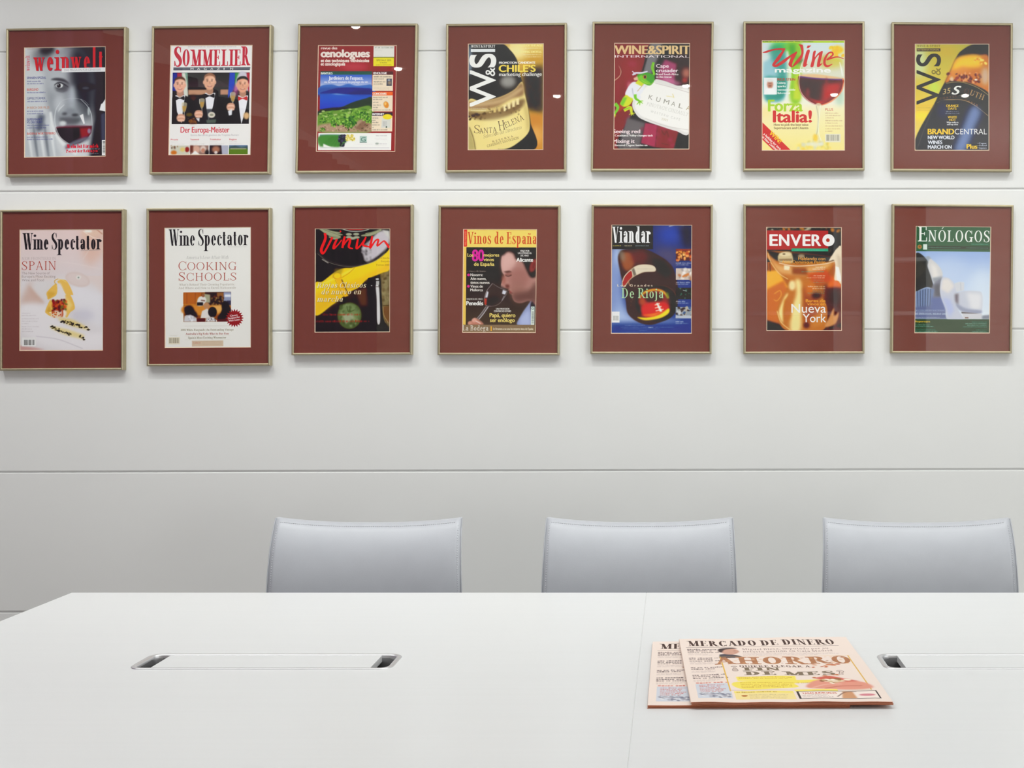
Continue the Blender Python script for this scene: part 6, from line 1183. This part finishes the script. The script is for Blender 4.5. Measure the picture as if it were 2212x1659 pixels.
# ------------------------------------------------------------------ chairs
ZT, ZS, YT = .856, .44, 2.88
def back_point(u, z, side=0):
    """u -1..1 across, z height; the leather back leans away and sags between its corners"""
    w = .216 + (ZT - z) * .040
    t = max(0, (z - .69) / (ZT - .69)); return u * w, -.034 * (1 - t * t)
def make_chair(label):
    t = thing('leather_chair', label, 'chair', (0, 0, 0), group='grey leather chairs behind the table')
    NU, NV = 28, 22
    V, F = [], []
    def top(u): return ZT - .0135 * (1 - abs(u) ** 2.3)
    for s in (0, 1):                                        # front sheet, then rear sheet
        for j in range(NV + 1):
            for i in range(NU + 1):
                u = -1 + 2 * i / NU; v = j / NV; z = ZS - .02 + (top(u) - ZS + .02) * v
                x, y = back_point(u, z)
                puff = .010 * (1 - u ** 6) * (1 - v ** 14)
                cup = .016 * (1 - u * u)                     # hollow across, so it cradles the sitter
                roll = .012 * max(0, (v - .80) / .20) ** 2
                yy = y + cup + ((-.012 - puff + roll) if s == 0 else (.013 - .002 * max(0, (v - .9) / .1)))
                V.append((x * (1 if s == 0 else .985), yy, z + (0.0 if s == 0 else .001)))
    N1 = (NU + 1) * (NV + 1)
    for s in (0, 1):
        for j in range(NV):
            for i in range(NU):
                a = s * N1 + j * (NU + 1) + i; q = (a, a + 1, a + NU + 2, a + NU + 1); F.append(q if s == 0 else q[::-1])
    for j in range(NV):                                     # edges
        for i in (0, NU):
            a = j * (NU + 1) + i; q = (a, a + NU + 1, N1 + a + NU + 1, N1 + a); F.append(q if i == 0 else q[::-1])
    for i in range(NU):
        a = NV * (NU + 1) + i; F.append((a, a + 1, N1 + a + 1, N1 + a)); a = i; F.append((a, N1 + a, N1 + a + 1, a + 1))
    mi = [0] * len(F)
    for k in range(2 * NU * NV, 2 * NU * NV + 2 * NV): mi[k] = 1
    o = mesh('backrest', V, F, ['leather_grey', 'leather_edge'], t, smooth=True, mi=mi)
    for p in o.data.polygons[2 * NU * NV:]: p.use_smooth = False
    bk = o
    # raised seam along both sides and the top, and its stitches
    path = []
    for j in range(NV + 1): path.append(Vector(V[j * (NU + 1)]))
    path2 = [Vector(V[j * (NU + 1) + NU]) for j in range(NV, -1, -1)]
    r = .0013; SV, SF = [], []
    for path in (path, path2):
      SV, SF = [], []; i0 = 0
      for k, p in enumerate(path):
        d = (path[min(k + 1, len(path) - 1)] - path[max(k - 1, 0)]).normalized(); a = Vector((0, 1, 0)); b = d.cross(a).normalized()
        for q in range(6): ang = q * math.pi / 3; SV.append(p + a * r * math.cos(ang) * 1.4 + b * r * math.sin(ang))
      for k in range(len(path) - 1):
        for q in range(6): SF.append((i0 + k * 6 + q, i0 + k * 6 + (q + 1) % 6, i0 + (k + 1) * 6 + (q + 1) % 6, i0 + (k + 1) * 6 + q))
      mesh('piping', SV, SF, 'leather_grey', bk, smooth=True)
    SV, SF = [], []
    def stitch(p, d):
        a = Vector((0, -1, 0)); b = d.cross(a).normalized(); i0 = len(SV)
        for e, f, g in ((-1, -1, 0), (-1, 1, 0), (1, 1, 0), (1, -1, 0), (0, 0, 1)): SV.append(p + d * .0016 * e + b * .0007 * f + a * .0009 * g)
        SF.extend([(i0, i0 + 1, i0 + 4), (i0 + 1, i0 + 2, i0 + 4), (i0 + 2, i0 + 3, i0 + 4), (i0 + 3, i0, i0 + 4)])
    def front(u, v):
        z = ZS - .02 + (top(u) - ZS + .02) * v; x, y = back_point(u, z)
        return Vector((x, y + .016 * (1 - u * u) - .012 - .010 * (1 - u ** 6) * (1 - v ** 14) + .012 * max(0, (v - .80) / .20) ** 2 - .0006, z))
    for u in (-.963, .963):
        for k in range(78): v = .03 + .95 * k / 78; stitch(front(u, v), (front(u, v + .005) - front(u, v)).normalized())
    for k in range(84): u = -.94 + 1.88 * k / 84; stitch(front(u, .985), (front(u + .005, .985) - front(u, .985)).normalized())
    st = mesh('stitching', SV, SF, 'thread_grey', bk); st['kind'] = 'stuff'
    # seat and legs, all clad in the same leather
    y0 = -.034
    box('seat', (-.225, y0 - .42, .425), (.225, y0 + .01, .465), 'leather_grey', t, .012)
    for sx in (-1, 1):
        for yy in (y0 - .395, y0 - .012):
            x = sx * .203; q = .020; p = .014
            Vv = [(x - q, yy - q, .43), (x + q, yy - q, .43), (x + q, yy + q, .43), (x - q, yy + q, .43), (x - p, yy - p, 0), (x + p, yy - p, 0), (x + p, yy + p, 0), (x - p, yy + p, 0)]
            mesh('leg', Vv, [(0, 1, 2, 3), (7, 6, 5, 4), (0, 4, 5, 1), (1, 5, 6, 2), (2, 6, 7, 3), (3, 7, 4, 0)], 'leather_grey', t, bevel=.003)
    return t
def copy_thing(o, label):
    r = o.copy(); COL.objects.link(r); r['label'] = label
    for ch in list(o.children):
        c = ch.copy(); COL.objects.link(c); c.parent = r
        for g in ch.children: d = g.copy(); COL.objects.link(d); d.parent = c
    return r
chair = make_chair('grey leather chair at the left, its top corner nearest the left end of the table')
spots = [(-.7036, YT, 0.0), (-.0762, YT, 0.0), (.5640, YT - .005, -.01)]
labels = [chair['label'], 'grey leather chair in the middle, directly behind the seam in the tabletop', 'grey leather chair at the right, behind the table beyond the newspapers']
chairs = [chair] + [copy_thing(chair, l) for l in labels[1:]]
for o, (x, y, r) in zip(chairs, spots): o.location = (x, y, 0); o.rotation_euler = (0, 0, r)

# ------------------------------------------------------------------ newspapers
print_mat('front_page_print', page_salmon_newspaper(), .8, 0, .93)
def newspaper(TL, TR, BR, BL, z0, thick, label, seed, amp):
    """corners on the table plane; a folded tabloid, its spine towards the viewer"""
    rnd = random.Random(seed)
    c = (TL + TR + BR + BL) / 4; base = Vector((c.x, c.y, z0))
    t = thing('newspaper', label, 'newspaper', base, group='salmon newspapers lying on the table')
    P = lambda u, v: (TL * (1 - u) * (1 - v) + TR * u * (1 - v) + BR * u * v + BL * (1 - u) * v)
    def lift(u, v): return amp * (1.6 + math.sin(u * 9 + seed) * math.sin(v * 5 + seed) + .6 * math.sin(u * 23 + v * 7 + seed))
    n = 5
    for k in range(n):                                     # folded sheets, the uppermost carries the front page
        h0, h1 = thick * k / n, thick * (k + 1) / n
        du, dv = (rnd.uniform(-.003, .003), rnd.uniform(-.004, .002)) if k < n - 1 else (0, 0)
        N = 26; V, F, uv = [], [], []
        rows = [(v, 0) for v in [i / 18 for i in range(19)]]
        for v, _ in rows:
            for i in range(N + 1):
                u = i / N; p = P(u + du, v * (1 + dv)); w = 1 - .35 * (v ** 12)
                V.append((p.x - c.x, p.y - c.y, h1 * 1.0 + lift(u, v) * (k + 1) / n - (1 - w) * (h1 - h0) * .6)); uv.append((u, 1 - v))
        T = len(V)
        # rolled front fold: down and back underneath
        for a in (30, 75, 120, 165):
            for i in range(N + 1):
                u = i / N; p = P(u + du, 1 + dv); q = P(u + du, 1.01 + dv); d = (q - p).normalized(); rr = (h1 - h0) * .5
                zc = (h0 + h1) / 2 + lift(u, 1) * (k + 1) / n - .35 * (h1 - h0) * .4
                V.append((p.x - c.x + d.x * rr * 1.2 * math.sin(math.radians(a)), p.y - c.y + d.y * rr * 1.2 * math.sin(math.radians(a)), max(.0002, zc + rr * math.cos(math.radians(a))))); uv.append((u, 0))
        R = len(rows)
        F = [(j * (N + 1) + i, (j + 1) * (N + 1) + i, (j + 1) * (N + 1) + i + 1, j * (N + 1) + i + 1) for j in range(R + 3) for i in range(N)]
        mi = [0 if j < R - 1 else 1 for j in range(R + 3) for i in range(N)]
        o = mesh('front_page' if k == n - 1 else 'sheet', V, F, ['front_page_print' if k == n - 1 else 'salmon_paper', 'salmon_edge'], t, smooth=True, uv=uv, mi=mi)
    # the bulk of inner pages between the folds
    Q = [P(.004, .01), P(.996, .01), P(.996, .985), P(.004, .985)]
    Vb = [(q.x - c.x, q.y - c.y, z) for z in (.0003, thick * .55) for q in Q]
    mesh('inner_pages', Vb, [(0, 1, 2, 3), (7, 6, 5, 4), (0, 4, 5, 1), (1, 5, 6, 2), (2, 6, 7, 3), (3, 7, 4, 0)], 'salmon_edge', t)
    return t
T1 = .0042
def flat(px, py, h): p = on_table(px, py, TZ + h); return Vector((p.x, p.y, 0))
newspaper(flat(1410, 1387, T1), flat(1788, 1381, T1), flat(1836, 1523, T1), flat(1399, 1524, T1), TZ, T1, 'lower folded salmon newspaper, mostly covered, only its left columns showing', 1, .00025)
newspaper(flat(1467, 1383, 2 * T1), flat(1827, 1377.5, 2 * T1), flat(1929, 1518, 2 * T1), flat(1493, 1519.5, 2 * T1), TZ + T1 + .0011, T1 * .95, 'upper folded salmon newspaper lying askew on another, whole front page visible', 5, .0006)

# ------------------------------------------------------------------ ceiling spots (seen as glints in the picture glass)
def ceiling_spot(x, y, label):
    t = thing('ceiling_spot', label, 'ceiling light', (x, y, ZC), group='recessed ceiling spots')
    a = [i * 2 * math.pi / 24 for i in range(24)]
    V, F = [], []
    for r, z in ((.052, -.0005), (.050, -.005), (.036, -.004), (.030, .0)):
        V += [(r * math.cos(q), r * math.sin(q), z) for q in a]
    for k in range(3):
        for i in range(24): j = (i + 1) % 24; F.append((k * 24 + i, k * 24 + j, (k + 1) * 24 + j, (k + 1) * 24 + i))
    mesh('trim_ring', V, F, 'aluminium', t, smooth=True)
    V = [(r * math.cos(q), r * math.sin(q), z) for r, z in ((.021, -.002), (.019, -.008), (.012, -.0125)) for q in a] + [(0, 0, -.014)]
    F = [(k * 24 + i, k * 24 + (i + 1) % 24, (k + 1) * 24 + (i + 1) % 24, (k + 1) * 24 + i) for k in range(2) for i in range(24)] + [(48 + i, 48 + (i + 1) % 24, 72) for i in range(24)]
    mesh('lamp', V, F, 'lamp_glow', t, smooth=True)
for i, (px, py) in enumerate(((860, 147), (1203, 206), (1482, 184), (1802, 203), (2085, 205), (768, 55))):
    Yv = F_PX * (ZC - EYE) / (CY - py); ceiling_spot((px - CX) * Yv / F_PX, 2 * (WALL - .017) - Yv, ['recessed ceiling spot reflected at the right edge of the vineyard cover', 'recessed ceiling spot reflected beside the sideways white-lettered cover', 'recessed ceiling spot reflected on the lizard cover', 'recessed ceiling spot reflected in the big wine glass cover', 'recessed ceiling spot reflected on the gold bottle cover', 'recessed ceiling spot reflected at the top of the vineyard cover frame'][i])
